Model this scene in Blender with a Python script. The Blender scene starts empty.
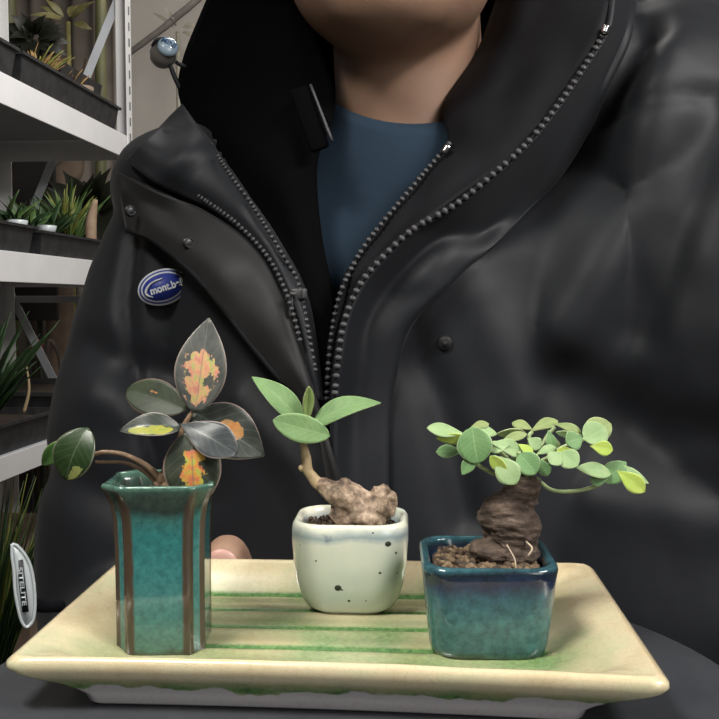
import bpy, bmesh, math, random
import numpy as np
from mathutils import Vector, Matrix, noise
from mathutils.bvhtree import BVHTree
random.seed(7)
V = Vector
T = 1.14                       # top of the turntable
ZC = T + 0.143                 # camera height
C = bpy.context.scene.collection
# ---------------------------------------------------------------- camera
F = 950.0
PITCH = math.atan((359.5-300)/F)
cam_d = bpy.data.cameras.new('camera'); cam_d.lens = 36*F/719; cam_d.sensor_width = 36
cam_d.clip_start = 0.01
cam = bpy.data.objects.new('camera', cam_d); C.objects.link(cam)
cam.location = (0, 0, ZC); cam.rotation_euler = (math.pi/2-PITCH, 0, 0)
bpy.context.scene.camera = cam
# ---------------------------------------------------------------- world, lights
w = bpy.data.worlds.new('world'); bpy.context.scene.world = w; w.use_nodes = True
w.node_tree.nodes['Background'].inputs[0].default_value = (0.75, 0.85, 1, 1)
w.node_tree.nodes['Background'].inputs[1].default_value = 0.15
def area(name, loc, target, sx, sy, power, col):
    l = bpy.data.lights.new(name, 'AREA'); l.shape = 'RECTANGLE'; l.size = sx; l.size_y = sy
    l.energy = power; l.color = col
    o = bpy.data.objects.new(name, l); C.objects.link(o); o.location = loc
    o.rotation_euler = (V(target)-V(loc)).to_track_quat('-Z', 'Y').to_euler()
    return o
area('lamp_light_left',  (-0.32, 0.08, ZC+.62), (.0, .37, ZC-.13), .3, .12, 1.75, (1, .97, .90)).data.spread = math.radians(75)
area('lamp_light_right', (0.85, 0.02, ZC+0.80), (.22, .62, ZC+.0), .6, .14, 15, (1, .96, .92))
area('added_light_shelves', (0.1, 1.5, ZC+1.15), (-.8, 2.3, ZC), .8, .3, 17, (1, .97, .93))  # separate area light added to brighten the rack, no lamp seen there
area('fill_light_front', (.75, -.90, ZC+.45), (.1, .45, ZC-.05), .9, .8, 8, (1, .97, .94))  # added fill, stands in for unseen room light behind the camera
area('area_light_behind', (-.3, 2.9, ZC+1.1), (-.6, 3.4, ZC-.0), .9, .3, 4, (1, .93, .85))  # area light aimed at the wall behind the rack, its source unseen
vs = bpy.context.scene.view_settings
vs.view_transform = 'Standard'; vs.look = 'None'; vs.gamma = 1; vs.use_curve_mapping = False
vs.exposure = 0.0
# ---------------------------------------------------------------- helpers
def at(px, py, Y):
    a = (px-359.5)/F; b = (359.5-py)/F
    d = V((a, math.cos(PITCH)+b*math.sin(PITCH), -math.sin(PITCH)+b*math.cos(PITCH)))
    return V((0, 0, ZC)) + d*(Y/d.y)
def atz(px, py, z):
    p = at(px, py, 1.0)-V((0, 0, ZC)); return V((0, 0, ZC)) + p*((z-ZC)/p.z)
def rel(x, y, z): return V((x, y, ZC+z))
def proj(p):
    q = p-V((0, 0, ZC)); cp, sp = math.cos(PITCH), math.sin(PITCH)
    f = q.y*cp - q.z*sp; u = q.y*sp + q.z*cp
    return 359.5+F*q.x/f, 359.5-F*u/f
def obj(name, bm, m, parent=None, smooth=True):
    me = bpy.data.meshes.new(name)
    if isinstance(bm, bmesh.types.BMesh):
        bm.normal_update(); bm.to_mesh(me); bm.free()
    else: me = bm
    o = bpy.data.objects.new(name, me); C.objects.link(o)
    if m is not None:
        for x in (m if isinstance(m, (list, tuple)) else [m]): me.materials.append(x)
    if smooth:
        for p in me.polygons: p.use_smooth = True
    if parent is not None:
        o.parent = parent; o.matrix_parent_inverse = Matrix.Translation(-parent.location)
    return o
def tag(o, label, cat, group=None, kind=None):
    if label: o['label'] = label
    if cat: o['category'] = cat
    if group: o['group'] = group
    if kind: o['kind'] = kind
    return o
def thing(name, loc, label, cat, group=None):
    o = bpy.data.objects.new(name, None); C.objects.link(o); o.location = loc; o.empty_display_size = .02
    bpy.context.view_layer.update()
    return tag(o, label, cat, group)
def copy_tree(o, parent=None):
    c = o.copy(); C.objects.link(c); c.parent = parent
    for ch in list(o.children): copy_tree(ch, c)
    return c
def box(bm, c, s, rot=None, bev=0.0, mi=0):
    r = bmesh.ops.create_cube(bm, size=1)
    M = Matrix.Translation(V(c)) @ (rot.to_4x4() if rot else Matrix.Identity(4)) @ Matrix.Diagonal((s[0], s[1], s[2], 1))
    bmesh.ops.transform(bm, matrix=M, verts=r['verts'])
    if bev:
        es = list({e for v in r['verts'] for e in v.link_edges})
        rr = bmesh.ops.bevel(bm, geom=es, offset=bev, segments=2, affect='EDGES', profile=.5)
    return r
def tube(bm, pts, rad, n=10, mi=0, flat=1.0, up=None):
    pts = [V(p) for p in pts]
    if not hasattr(rad, '__len__'): rad = [rad]*len(pts)
    rings = []; ref = up or V((0, 0, 1))
    for i, p in enumerate(pts):
        d = (pts[min(i+1, len(pts)-1)]-pts[max(i-1, 0)]).normalized()
        if i == 0:
            if abs(d.dot(ref)) > .95: ref = V((1, 0, 0))
        s = d.cross(ref).normalized(); u = s.cross(d).normalized(); ref = u
        rings.append([bm.verts.new(p + (s*math.cos(a)+u*math.sin(a)*flat)*rad[i]) for a in [2*math.pi*k/n for k in range(n)]])
    for a, b in zip(rings, rings[1:]):
        for k in range(n):
            f = bm.faces.new((a[k], a[(k+1) % n], b[(k+1) % n], b[k])); f.material_index = mi
    for r, s in ((rings[0], -1), (rings[-1], 1)):
        f = bm.faces.new(r if s > 0 else r[::-1]); f.material_index = mi
def cr(P, t):           # catmull-rom through list at t in [0,len-1]
    n = len(P); i = min(int(t), n-2); f = t-i
    p1, p2 = P[i], P[i+1]; p0 = P[i-1] if i > 0 else p1*2-p2; p3 = P[i+2] if i+2 < n else p2*2-p1
    return .5*((2*p1)+(p2-p0)*f+(2*p0-5*p1+4*p2-p3)*f*f+(3*p1-p0-3*p2+p3)*f**3)
def curve(P, n):
    P = [V(p) for p in P]
    return [cr(P, (len(P)-1)*k/(n-1)) for k in range(n)]
def stube(bm, pts, rad, n=10, m=24, mi=0, flat=1.0):   # smooth tube
    pp = curve(pts, m)
    R = [V((r, 0, 0)) for r in (rad if hasattr(rad, '__len__') else [rad]*len(pts))]
    rr = [max(cr(R, (len(R)-1)*k/(m-1)).x, 1e-5) for k in range(m)]
    tube(bm, pp, rr, n, mi, flat)
def ell(bm, c, r, rot=None, sub=3, mi=0):
    s = bmesh.ops.create_icosphere(bm, subdivisions=sub, radius=1)
    M = Matrix.Translation(V(c)) @ (rot.to_4x4() if rot else Matrix.Identity(4)) @ Matrix.Diagonal((r[0], r[1], r[2], 1))
    bmesh.ops.transform(bm, matrix=M, verts=s['verts'])
    for v in s['verts']:
        for f in v.link_faces: f.material_index = mi
    return s['verts']
def rings_mesh(bm, rings, cap0=True, cap1=True, mi=0):
    R = [[bm.verts.new(p) for p in r] for r in rings]; n = len(R[0])
    for a, b in zip(R, R[1:]):
        for k in range(n): bm.faces.new((a[k], a[(k+1) % n], b[(k+1) % n], b[k])).material_index = mi
    if cap0: bm.faces.new(R[0][::-1])
    if cap1: bm.faces.new(R[-1])
    return R
def ellring(cx, cy, z, rx, ry, n=40, e=2.0, rot=0.0):
    out = []
    for k in range(n):
        a = 2*math.pi*k/n; c, s = math.cos(a), math.sin(a)
        x = rx*math.copysign(abs(c)**(2/e), c); y = ry*math.copysign(abs(s)**(2/e), s)
        out.append(V((cx+x*math.cos(rot)-y*math.sin(rot), cy+x*math.sin(rot)+y*math.cos(rot), z)))
    return out
def union(bm, voxel, smooth=6, fac=.5):        # voxel union of every shape in bm -> new mesh
    me = bpy.data.meshes.new('tmp'); bm.normal_update(); bm.to_mesh(me); bm.free()
    o = bpy.data.objects.new('tmp', me); C.objects.link(o)
    md = o.modifiers.new('r', 'REMESH'); md.mode = 'VOXEL'; md.voxel_size = voxel
    if smooth:
        s = o.modifiers.new('s', 'SMOOTH'); s.iterations = smooth; s.factor = fac
    dg = bpy.context.evaluated_depsgraph_get(); dg.update()
    out = bpy.data.meshes.new_from_object(o.evaluated_get(dg))
    bpy.data.objects.remove(o); bpy.data.meshes.remove(me)
    return out
def sheet(rows, nu=60, nv=16, fn=None):        # bicubic patch through rows of points
    rows = [[V(p) for p in r] for r in rows]
    bm = bmesh.new(); G = []
    for i in range(nu):
        t = (len(rows)-1)*i/(nu-1)
        line = [cr([r[j] for r in rows], t) for j in range(len(rows[0]))]
        G.append([bm.verts.new(cr(line, (len(line)-1)*k/(nv-1))) for k in range(nv)])
    for i in range(nu-1):
        for k in range(nv-1): bm.faces.new((G[i][k], G[i][k+1], G[i+1][k+1], G[i+1][k]))
    if fn:
        for v in bm.verts: v.co = fn(v.co)
    return bm
def solid(o, t, off=0):
    m = o.modifiers.new('thickness', 'SOLIDIFY'); m.thickness = t; m.offset = off; m.use_even_offset = False
    return o
# ---------------------------------------------------------------- materials
def base(name, col, rough=.6, metal=0, spec=.5, coat=0, sheen=0):
    m = bpy.data.materials.new(name); m.use_nodes = True
    nt = m.node_tree; b = nt.nodes['Principled BSDF']
    b.inputs['Base Color'].default_value = (*col, 1); b.inputs['Roughness'].default_value = rough
    b.inputs['Metallic'].default_value = metal; b.inputs['Specular IOR Level'].default_value = spec
    b.inputs['Coat Weight'].default_value = coat; b.inputs['Coat Roughness'].default_value = .05
    b.inputs['Sheen Weight'].default_value = sheen
    return m, nt, b
def N(nt, t, **kw):
    n = nt.nodes.new(t)
    for k, v in kw.items(): setattr(n, k, v)
    return n
def noise_n(nt, scale, detail=4, rough=.55, vec=None):
    if vec is None:
        vec = N(nt, 'ShaderNodeTexCoord').outputs['Object']
    n = N(nt, 'ShaderNodeTexNoise'); n.inputs['Scale'].default_value = scale
    n.inputs['Detail'].default_value = detail; n.inputs['Roughness'].default_value = rough
    nt.links.new(vec, n.inputs['Vector']); return n
def ramp(nt, src, stops, interp='LINEAR'):
    r = N(nt, 'ShaderNodeValToRGB'); r.color_ramp.interpolation = interp
    while len(r.color_ramp.elements) < len(stops): r.color_ramp.elements.new(.5)
    for e, (p, c) in zip(r.color_ramp.elements, stops):
        e.position = p; e.color = (*c, 1) if len(c) == 3 else c
    nt.links.new(src, r.inputs[0]); return r
def mix(nt, fac, a, b, mode='MIX'):
    m = N(nt, 'ShaderNodeMix'); m.data_type = 'RGBA'; m.blend_type = mode
    for s, i in ((fac, 0), (a, 6), (b, 7)):
        if isinstance(s, (int, float)): m.inputs[i].default_value = s
        elif isinstance(s, tuple): m.inputs[i].default_value = (*s, 1)
        else: nt.links.new(s, m.inputs[i])
    return m.outputs[2]
def mth(nt, op, a, b=0.0, c=None):
    m = N(nt, 'ShaderNodeMath'); m.operation = op
    for i, s in enumerate((a, b) if c is None else (a, b, c)):
        if isinstance(s, (int, float)): m.inputs[i].default_value = s
        else: nt.links.new(s, m.inputs[i])
    return m.outputs[0]
def bump(nt, b, h, strength=.3, dist=.001):
    n = N(nt, 'ShaderNodeBump'); n.inputs['Strength'].default_value = strength; n.inputs['Distance'].default_value = dist
    nt.links.new(h, n.inputs['Height']); nt.links.new(n.outputs[0], b.inputs['Normal'])
def simple(name, c1, c2, scale=30, rough=.6, bs=.2, bd=.001, **kw):
    m, nt, b = base(name, c1, rough, **kw)
    n = noise_n(nt, scale)
    r = ramp(nt, n.outputs[0], [(.3, c1), (.7, c2)])
    nt.links.new(r.outputs[0], b.inputs['Base Color'])
    if bs: bump(nt, b, n.outputs[0], bs, bd)
    return m
def fabric(name, col, col2, rough=.6, sheen=.3, weave=1500, spec=.4):
    m, nt, b = base(name, col, rough, sheen=sheen, spec=spec)
    n = noise_n(nt, 9, 5); f = noise_n(nt, weave, 2)
    r = ramp(nt, n.outputs[0], [(.3, col), (.7, col2)]); nt.links.new(r.outputs[0], b.inputs['Base Color'])
    n2 = noise_n(nt, 28, 4, .6)
    s = mth(nt, 'ADD', mth(nt, 'MULTIPLY', f.outputs[0], .12), n2.outputs[0])
    bump(nt, b, s, .3, .0012)
    b.inputs['Sheen Roughness'].default_value = .5
    return m
M = {}
M['jacket'] = fabric('jacket_nylon', (.0070, .0084, .0116), (.0092, .0108, .0144), .58, .05, spec=.32)
M['jacket_taupe'] = fabric('jacket_satin', (.0098, .0098, .0110), (.0126, .0126, .0140), .58, .05, spec=.32)
M['lining'] = fabric('black_fleece', (.0018, .0018, .002), (.003, .003, .0035), 1.0, .0, 900, spec=.05)
M['facing'] = fabric('dark_facing', (.0055, .006, .008), (.008, .0085, .011), .7, .0, spec=.2)
M['shirt'] = fabric('blue_shirt', (.019, .034, .054), (.023, .040, .063), .9, .0, spec=.15)
M['trousers'] = fabric('black_trousers', (.01, .01, .012), (.015, .015, .018), .85, .1)
M['zip'] = base('zipper_metal', (.06, .06, .064), .5, .2)[0]
M['zipdark'] = base('zipper_dark', (.055, .055, .058), .5, .2)[0]
M['chrome'] = base('bright_metal', (.6, .6, .62), .2, 1)[0]
M['blackplastic'] = simple('black_plastic', (.010, .010, .012), (.016, .016, .018), 60, .4)
M['white'] = simple('white_paint', (.75, .75, .76), (.82, .81, .80), 12, .45, .05)
M['greypaint'] = simple('grey_white_paint', (.42, .44, .48), (.5, .52, .55), 12, .5, .05)
M['tagwhite'] = base('white_plastic', (.55, .6, .62), .3)[0]
M['ink'] = base('black_ink', (.01, .01, .015), .5)[0]
M['badgeblue'] = base('badge_blue', (.012, .028, .22), .5)[0]
M['badgewhite'] = base('badge_thread', (.5, .52, .55), .6)[0]
M['hair'] = simple('black_hair', (.006, .005, .004), (.012, .01, .008), 200, .45)
def skin_mat(name, c1, c2):
    m, nt, b = base(name, c1, .5, spec=.4)
    n = noise_n(nt, 25, 5); r = ramp(nt, n.outputs[0], [(.3, c1), (.7, c2)])
    nt.links.new(r.outputs[0], b.inputs['Base Color'])
    b.inputs['Subsurface Weight'].default_value = .08; b.inputs['Subsurface Radius'].default_value = (.01, .004, .002)
    b.inputs['Subsurface Scale'].default_value = .3
    n2 = noise_n(nt, 500, 3); bump(nt, b, n2.outputs[0], .15, .0005)
    return m
M['skin'] = skin_mat('skin', (.28, .17, .115), (.33, .20, .14))
M['lip'] = skin_mat('lip', (.27, .13, .10), (.3, .15, .11))
M['nail'] = base('fingernail', (.55, .32, .27), .25)[0]
# ================================================================ ROOM
def struct(name, c, s, m):
    bm = bmesh.new(); box(bm, c, s); o = obj(name, bm, m, None, False); o['kind'] = 'structure'; return o
wall_m = simple('mottled_plaster', (.33, .31, .285), (.42, .395, .36), 2.2, .85, .2, .004)
struct('floor', (0, 1.2, -.025), (4.4, 5.0, .05), simple('concrete_floor', (.12, .115, .11), (.17, .165, .16), 5, .8))
struct('ceiling', (0, 1.2, 2.625), (4.4, 5.0, .05), simple('ceiling_paint', (.4, .4, .4), (.45, .45, .44), 3, .9))
struct('wall_back', (0, 3.55, 1.3), (4.2, .1, 2.6), wall_m)
struct('wall_left', (-2.15, 1.2, 1.3), (.1, 4.8, 2.6), wall_m)
struct('wall_right', (2.15, 1.2, 1.3), (.1, 4.8, 2.6), wall_m)
struct('wall_front', (0, -1.25, 1.3), (4.2, .1, 2.6), wall_m)
# ================================================================ TURNTABLE
tt_m, nt, b = base('turntable_slate', (.055, .058, .066), .42)
n = noise_n(nt, 18, 6, .65); r = ramp(nt, n.outputs[0], [(.3, (.026, .028, .034)), (.55, (.040, .043, .049)), (.8, (.075, .076, .08))])
sep = N(nt, 'ShaderNodeTexCoord')
n2 = noise_n(nt, 60, 8, .8); sc = ramp(nt, n2.outputs[0], [(.66, (0, 0, 0)), (.74, (1, 1, 1))])
cc = mix(nt, mth(nt, 'MULTIPLY', sc.outputs[0], .35), r.outputs[0], (.28, .28, .28))
nt.links.new(cc, b.inputs['Base Color']); bump(nt, b, n2.outputs[0], .2, .0006)
TR = .146
tt = thing('turntable_stand', (0, .337, 0), 'round dark grey turntable on a column under the glazed tray', 'turntable')
bm = bmesh.new()
rings_mesh(bm, [ellring(0, .337, z, r, r, 96) for z, r in ((T-.016, TR-.004), (T-.014, TR-.001), (T-.003, TR), (T-.0008, TR-.0012), (T, TR-.003))])
obj('disc', bm, tt_m, tt)
bm = bmesh.new()
rings_mesh(bm, [ellring(0, .337, z, r, r, 32) for z, r in ((.02, .03), (.05, .022), (T-.06, .022), (T-.0165, .05))])
obj('column', bm, M['blackplastic'], tt)
bm = bmesh.new()
rings_mesh(bm, [ellring(0, .337, z, r, r, 48) for z, r in ((0, .17), (.012, .17), (.02, .155))])
obj('base', bm, M['blackplastic'], tt)
# ================================================================ TRAY
RZ = T+.0205                      # rim height
c00 = atz(6, 657, RZ); c10 = atz(668, 679, RZ); c01 = atz(122, 556, RZ); c11 = atz(588, 561, RZ)
cen = (c00+c10+c01+c11)/4
def quad(u, v): return (c00*(1-u)+c10*u)*(1-v) + (c01*(1-u)+c11*u)*v + V((0, .0045*max(0, 4*u*(1-u))**.7*max(0, 1-v)**2, 0))
def roundc(p):
    q = p-cen; return p
NU, NV = 150, 110
def sst(x): x = max(0, min(1, x)); return x*x*(3-2*x)
GV = [.865, .71, .545, .37]
WU, WV = .22, .136
def corner(u, v):                # rounded corners in (u,v)
    r = .006; x = (u-.5)*WU; y = (v-.5)*WV; hx, hy = WU/2, WV/2
    m = max(abs(x)/hx, abs(y)/hy)
    if m < 1e-6: return u, v
    bx, by = x/m, y/m           # boundary point
    dx, dy = abs(bx)-(hx-r), abs(by)-(hy-r)
    if dx > 0 and dy > 0:
        L = math.hypot(dx, dy)
        if L > r:
            nx = (hx-r)+dx*r/L; ny = (hy-r)+dy*r/L
            k = m**6
            x += (math.copysign(nx, x)-bx)*k; y += (math.copysign(ny, y)-by)*k
    return x/WU+.5, y/WV+.5
bm = bmesh.new(); lay = bm.loops.layers.float_color.new('glaze'); vc = {}
def tv(p, g): v = bm.verts.new(p); vc[v] = g; return v
us = [.5-.5*math.cos(math.pi*i/(NU-1))*1 for i in range(NU)]; us = [.5*u + .5*i/(NU-1) for i, u in enumerate(us)]
G = []
for i, u in enumerate(us):
    row = []
    for j in range(NV):
        v = j/(NV-1)
        sx = min(u, 1-u)*WU; sy = min(v, 1-v)*WV
        lip = sst(min(sx, sy)/.0035)
        fx = sst(max(0, (sx-.002))/.034); fy = sst(max(0, sy-.002)/.017)
        fl = fx*fy
        h = -.0009*lip - .0118*fl
        # raised rounding of the lip
        h += -.0012*(1-sst(min(sx, sy)/.0018))
        g = 0.0
        gx = sst((sx-.024)/.012)
        for gv in GV:
            d = (v-gv)*WV
            e = math.exp(-(d/(.0046-.0020*gv))**2)*gx*sst(fy*2)
            h -= .0013*e; g = max(g, e)
            e2 = math.exp(-((d+.0055)/.0035)**2)*gx*sst(fy*2); h += .0010*e2
        h += .0003*noise.noise(V((u*9, v*6, 1)))
        soft = .52*fl*(.6+.6*noise.noise(V((u*7, v*5, 4))))
        cu, cv = corner(u, v); p = quad(cu, cv); p.z = RZ+h
        row.append(tv(p, (max(g, soft), 0, 1-lip)))
    G.append(row)
for i in range(NU-1):
    for j in range(NV-1): bm.faces.new((G[i][j], G[i+1][j], G[i+1][j+1], G[i][j+1]))
idx = [(i, 0) for i in range(NU)] + [(NU-1, j) for j in range(1, NV)] + [(i, NV-1) for i in range(NU-2, -1, -1)] + [(0, j) for j in range(NV-2, 0, -1)]
prev = [G[i][j] for i, j in idx]
for a, z, g, foot in ((-.0012, -.0025, 0, 0), (-.0014, -.0042, 0, 0), (-.0002, -.0062, .05, 0), (.0025, -.0080, .12, 0), (.006, -.0098, .30, 0), (.0095, -.0115, .42, 0), (.0115, -.0128, .5, .3), (.0135, -.0140, .5, .3), (.0165, -.0165, .1, 1), (.0175, -.0195, 0, 1), (.019, -.0203, 0, 1)):
    loop = []
    for (i, j) in idx:
        u, v = us[i], j/(NV-1); iu, iv = a/WU, a/WV
        cu, cv = corner(u, v); iu *= 1.35; iv *= .50
        p = quad(iu+(1-2*iu)*cu, iv+(1-2*iv)*cv)
        dz = z
        gg = g + .35*g*noise.noise(V((u*16, v*12, 2)))
        ft = foot
        if foot == 0 and a > .006: ft = 0
        ft = 0 if a < .002 else max(0, min(1, .5+(a-.0112)*60))
        p.z = RZ+dz; loop.append(tv(p, (gg, ft, 0)))
    n = len(loop)
    for k in range(n): bm.faces.new((prev[k], loop[k], loop[(k+1) % n], prev[(k+1) % n])[::-1])
    prev = loop
bm.faces.new(prev)
bmesh.ops.recalc_face_normals(bm, faces=bm.faces[:])
for f in bm.faces:
    for l in f.loops: l[lay] = (*vc[l.vert], 1)
tray_m, nt, b = base('crackle_glaze', (.7, .62, .4), .22, coat=.35)
at_n = N(nt, 'ShaderNodeAttribute'); at_n.attribute_name = 'glaze'
sp = N(nt, 'ShaderNodeSeparateColor'); nt.links.new(at_n.outputs[0], sp.inputs[0])
n1 = noise_n(nt, 26, 6, .65); n3 = noise_n(nt, 420, 3, .7)
cream = ramp(nt, n1.outputs[0], [(.3, (.50, .40, .24)), (.5, (.60, .52, .34)), (.7, (.47, .49, .31))])
gr = ramp(nt, n3.outputs[0], [(.35, (.045, .14, .035)), (.65, (.13, .26, .085))])
gf = mth(nt, 'ADD', sp.outputs[0], mth(nt, 'MULTIPLY', mth(nt, 'SUBTRACT', n1.outputs[0], .5), .25))
gfr = ramp(nt, gf, [(.05, (0, 0, 0)), (.55, (1, 1, 1))])
c = mix(nt, gfr.outputs[0], cream.outputs[0], gr.outputs[0])
# rim: warm buff where the glaze thins
c = mix(nt, mth(nt, 'MULTIPLY', sp.outputs[2], .6), c, (.66, .51, .33))
n9 = noise_n(nt, 38, 3, .5); ftn = ramp(nt, mth(nt, 'ADD', sp.outputs[1], mth(nt, 'MULTIPLY', mth(nt, 'SUBTRACT', n9.outputs[0], .5), 1.6)), [(.47, (0, 0, 0)), (.53, (1, 1, 1))])
c = mix(nt, ftn.outputs[0], c, (.50, .48, .50))
vo = N(nt, 'ShaderNodeTexVoronoi'); vo.feature = 'DISTANCE_TO_EDGE'; vo.inputs['Scale'].default_value = 330
tcn = N(nt, 'ShaderNodeTexCoord'); nt.links.new(tcn.outputs['Object'], vo.inputs['Vector'])
ck = ramp(nt, vo.outputs['Distance'], [(.0, (1, 1, 1)), (.045, (0, 0, 0))])
c = mix(nt, mth(nt, 'MULTIPLY', ck.outputs[0], .22), c, (.25, .20, .10))
nt.links.new(c, b.inputs['Base Color'])
bump(nt, b, n1.outputs[0], .12, .001)
tray = obj('serving_tray', bm, tray_m)
tag(tray, 'rectangular cream and green crackle-glazed ceramic tray carrying three small pots', 'tray')
FLOOR = RZ-.0126
# ================================================================ POTS
def rrect(cx, cy, z, hx, hy, r, rot=0, nc=8, ns=8):
    pts = []
    cs = [(hx-r, hy-r, 0), (-(hx-r), hy-r, 90), (-(hx-r), -(hy-r), 180), (hx-r, -(hy-r), 270)]
    for ci, (x, y, a0) in enumerate(cs):
        for k in range(nc+1):
            a = math.radians(a0+90*k/nc); pts.append((x+r*math.cos(a), y+r*math.sin(a)))
        nx = cs[(ci+1) % 4]; an = math.radians(nx[2])
        e = pts[-1]; s = (nx[0]+r*math.cos(an), nx[1]+r*math.sin(an))
        for k in range(1, ns): pts.append((e[0]+(s[0]-e[0])*k/ns, e[1]+(s[1]-e[1])*k/ns))
    c, s = math.cos(rot), math.sin(rot)
    return [V((cx+x*c-y*s, cy+x*s+y*c, z)) for x, y in pts]
def granules(name, cx, cy, z, hx, hy, n, r0, r1, mats, label, mound=0, rot=0, seed=1):
    rnd = random.Random(seed); bm = bmesh.new()
    # bed under the grains
    rings_mesh(bm, [ellring(cx, cy, z-.006, hx*.98, hy*.98, 40, 4, rot), ellring(cx, cy, z-.0008, hx*.98, hy*.98, 40, 4, rot)])
    k = 0
    while k < n:
        x, y = rnd.uniform(-1, 1), rnd.uniform(-1, 1)
        if abs(x)**4+abs(y)**4 > .96: continue
        k += 1; r = rnd.uniform(r0, r1)
        X, Y = x*(hx-r), y*(hy-r)
        c, s = math.cos(rot), math.sin(rot)
        h = mound*(1-max(abs(x), abs(y))**2)
        ell(bm, (cx+X*c-Y*s, cy+X*s+Y*c, z+h+rnd.uniform(-.0007, .0006)), (r*rnd.uniform(.8, 1.25), r*rnd.uniform(.8, 1.2), r*rnd.uniform(.6, .9)),
            Matrix.Rotation(rnd.uniform(0, 3), 3, V((rnd.random(), rnd.random(), 1)).normalized()), 2, rnd.randrange(len(mats)))
    for v in bm.verts:
        v.co += V((noise.noise(v.co*700), noise.noise(v.co*700+V((9, 0, 0))), noise.noise(v.co*700+V((0, 9, 0)))))*r0*.3
    return tag(obj(name, bm, mats), label, 'soil', kind='stuff')
soil_mats = [simple('clay_grain_%d' % i, c, tuple(x*1.6 for x in c), 500, .85, .5, .0006) for i, c in enumerate([(.052, .032, .018), (.085, .056, .031), (.03, .020, .012), (.125, .086, .050)])]
# blue square pot -------------------------------------------------
bx, by, brot = .0499, .3705, math.radians(-2)
def pot_mat(name, build): 
    m, nt, b = base(name, (.03, .12, .13), .16, coat=.6); build(nt, b); return m
def zcoord(nt):
    g = N(nt, 'ShaderNodeTexCoord'); s = N(nt, 'ShaderNodeSeparateXYZ'); nt.links.new(g.outputs['Object'], s.inputs[0]); return s.outputs[2]
def mr(nt, s, a, b_):
    m = N(nt, 'ShaderNodeMapRange'); nt.links.new(s, m.inputs[0]); m.inputs[1].default_value = a; m.inputs[2].default_value = b_; return m.outputs[0]
PZ1 = ZC-.0991
def bluebuild(nt, b):
    z = mr(nt, zcoord(nt), FLOOR, PZ1)
    n = noise_n(nt, 45, 5, .6); n2 = noise_n(nt, 260, 4, .7)
    zz = mth(nt, 'ADD', z, mth(nt, 'MULTIPLY', mth(nt, 'SUBTRACT', n.outputs[0], .5), .22))
    r = ramp(nt, zz, [(0, (.035, .050, .035)), (.05, (.045, .125, .145)), (.45, (.050, .15, .17)), (.68, (.025, .10, .15)), (.80, (.010, .026, .085)), (.93, (.014, .022, .035)), (.985, (.03, .085, .11))])
    sp = ramp(nt, n2.outputs[0], [(.35, (.55, .6, .6)), (.7, (1.25, 1.3, 1.2))])
    c = mix(nt, 1.0, r.outputs[0], sp.outputs[0], 'MULTIPLY')
    nt.links.new(c, b.inputs['Base Color']); bump(nt, b, n2.outputs[0], .05, .0005)
bm = bmesh.new()
prof = [(.0, .0205), (.0008, .0218), (.004, .0226), (.015, .0238), (.026, .0248), (.032, .0254), (.0352, .0258), (.0364, .0255), (.0370, .0248), (.0372, .0238), (.0368, .0228), (.0355, .0222), (.028, .0215)]
ph = PZ1-FLOOR; k = ph/.0372
rings_mesh(bm, [rrect(bx, by, FLOOR+z*k, h, h*1.02, .0105, brot) for z, h in prof])
pb = obj('plant_pot', bm, pot_mat('blue_glaze', bluebuild))
tag(pb, 'square glossy teal-blue glazed pot on the right of the tray', 'pot')
granules('soil', bx, by, PZ1-.0040, .0212, .0205, 300, .0012, .0021, soil_mats, 'brown clay granules filling the square teal-blue pot', .0012, brot, 3)
# white pot -------------------------------------------------
wx, wy = -.0036, .4140; WZ1 = ZC-.0945
def whitebuild(nt, b):
    z = mr(nt, zcoord(nt), FLOOR, WZ1)
    n = noise_n(nt, 60, 5, .6); n2 = noise_n(nt, 25, 4)
    zz = mth(nt, 'ADD', z, mth(nt, 'MULTIPLY', mth(nt, 'SUBTRACT', n.outputs[0], .5), .16))
    body = ramp(nt, n2.outputs[0], [(.35, (.56, .61, .53)), (.65, (.68, .69, .58))])
    band = ramp(nt, zz, [(.0, (.75, .7, .55)), (.06, (1, 1, 1)), (.80, (1, 1, 1)), (.865, (.50, .58, .70)), (.91, (.75, .8, .88)), (.96, (1.1, 1.08, 1.05))])
    c = mix(nt, 1.0, body.outputs[0], band.outputs[0], 'MULTIPLY')
    patch = ramp(nt, n.outputs[0], [(.60, (0, 0, 0)), (.68, (1, 1, 1))])
    pz = ramp(nt, z, [(.80, (0, 0, 0)), (.85, (1, 1, 1)), (.90, (1, 1, 1)), (.93, (0, 0, 0))])
    c = mix(nt, mth(nt, 'MULTIPLY', mth(nt, 'MULTIPLY', patch.outputs[0], pz.outputs[0]), .8), c, (.06, .10, .16))
    nt.links.new(c, b.inputs['Base Color']); b.inputs['Roughness'].default_value = .2
    bump(nt, b, n.outputs[0], .05, .0006)
bm = bmesh.new()
prof = [(.0, .0130), (.0006, .0165), (.003, .0195), (.007, .0215), (.013, .0232), (.022, .0245), (.032, .0252), (.036, .0252), (.0388, .0248), (.0402, .0238), (.0403, .0228), (.0395, .0218), (.036, .0212), (.03, .0205)]
k = (WZ1-FLOOR)/.0403
rings_mesh(bm, [rrect(wx, wy, FLOOR+z*k, h, h*.86, min(.0125, h*.6), math.radians(-3)) for z, h in prof])
wp_m = pot_mat('white_glaze', whitebuild)
bmesh.ops.recalc_face_normals(bm, faces=bm.faces[:])
wbvh = BVHTree.FromBMesh(bm)
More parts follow.
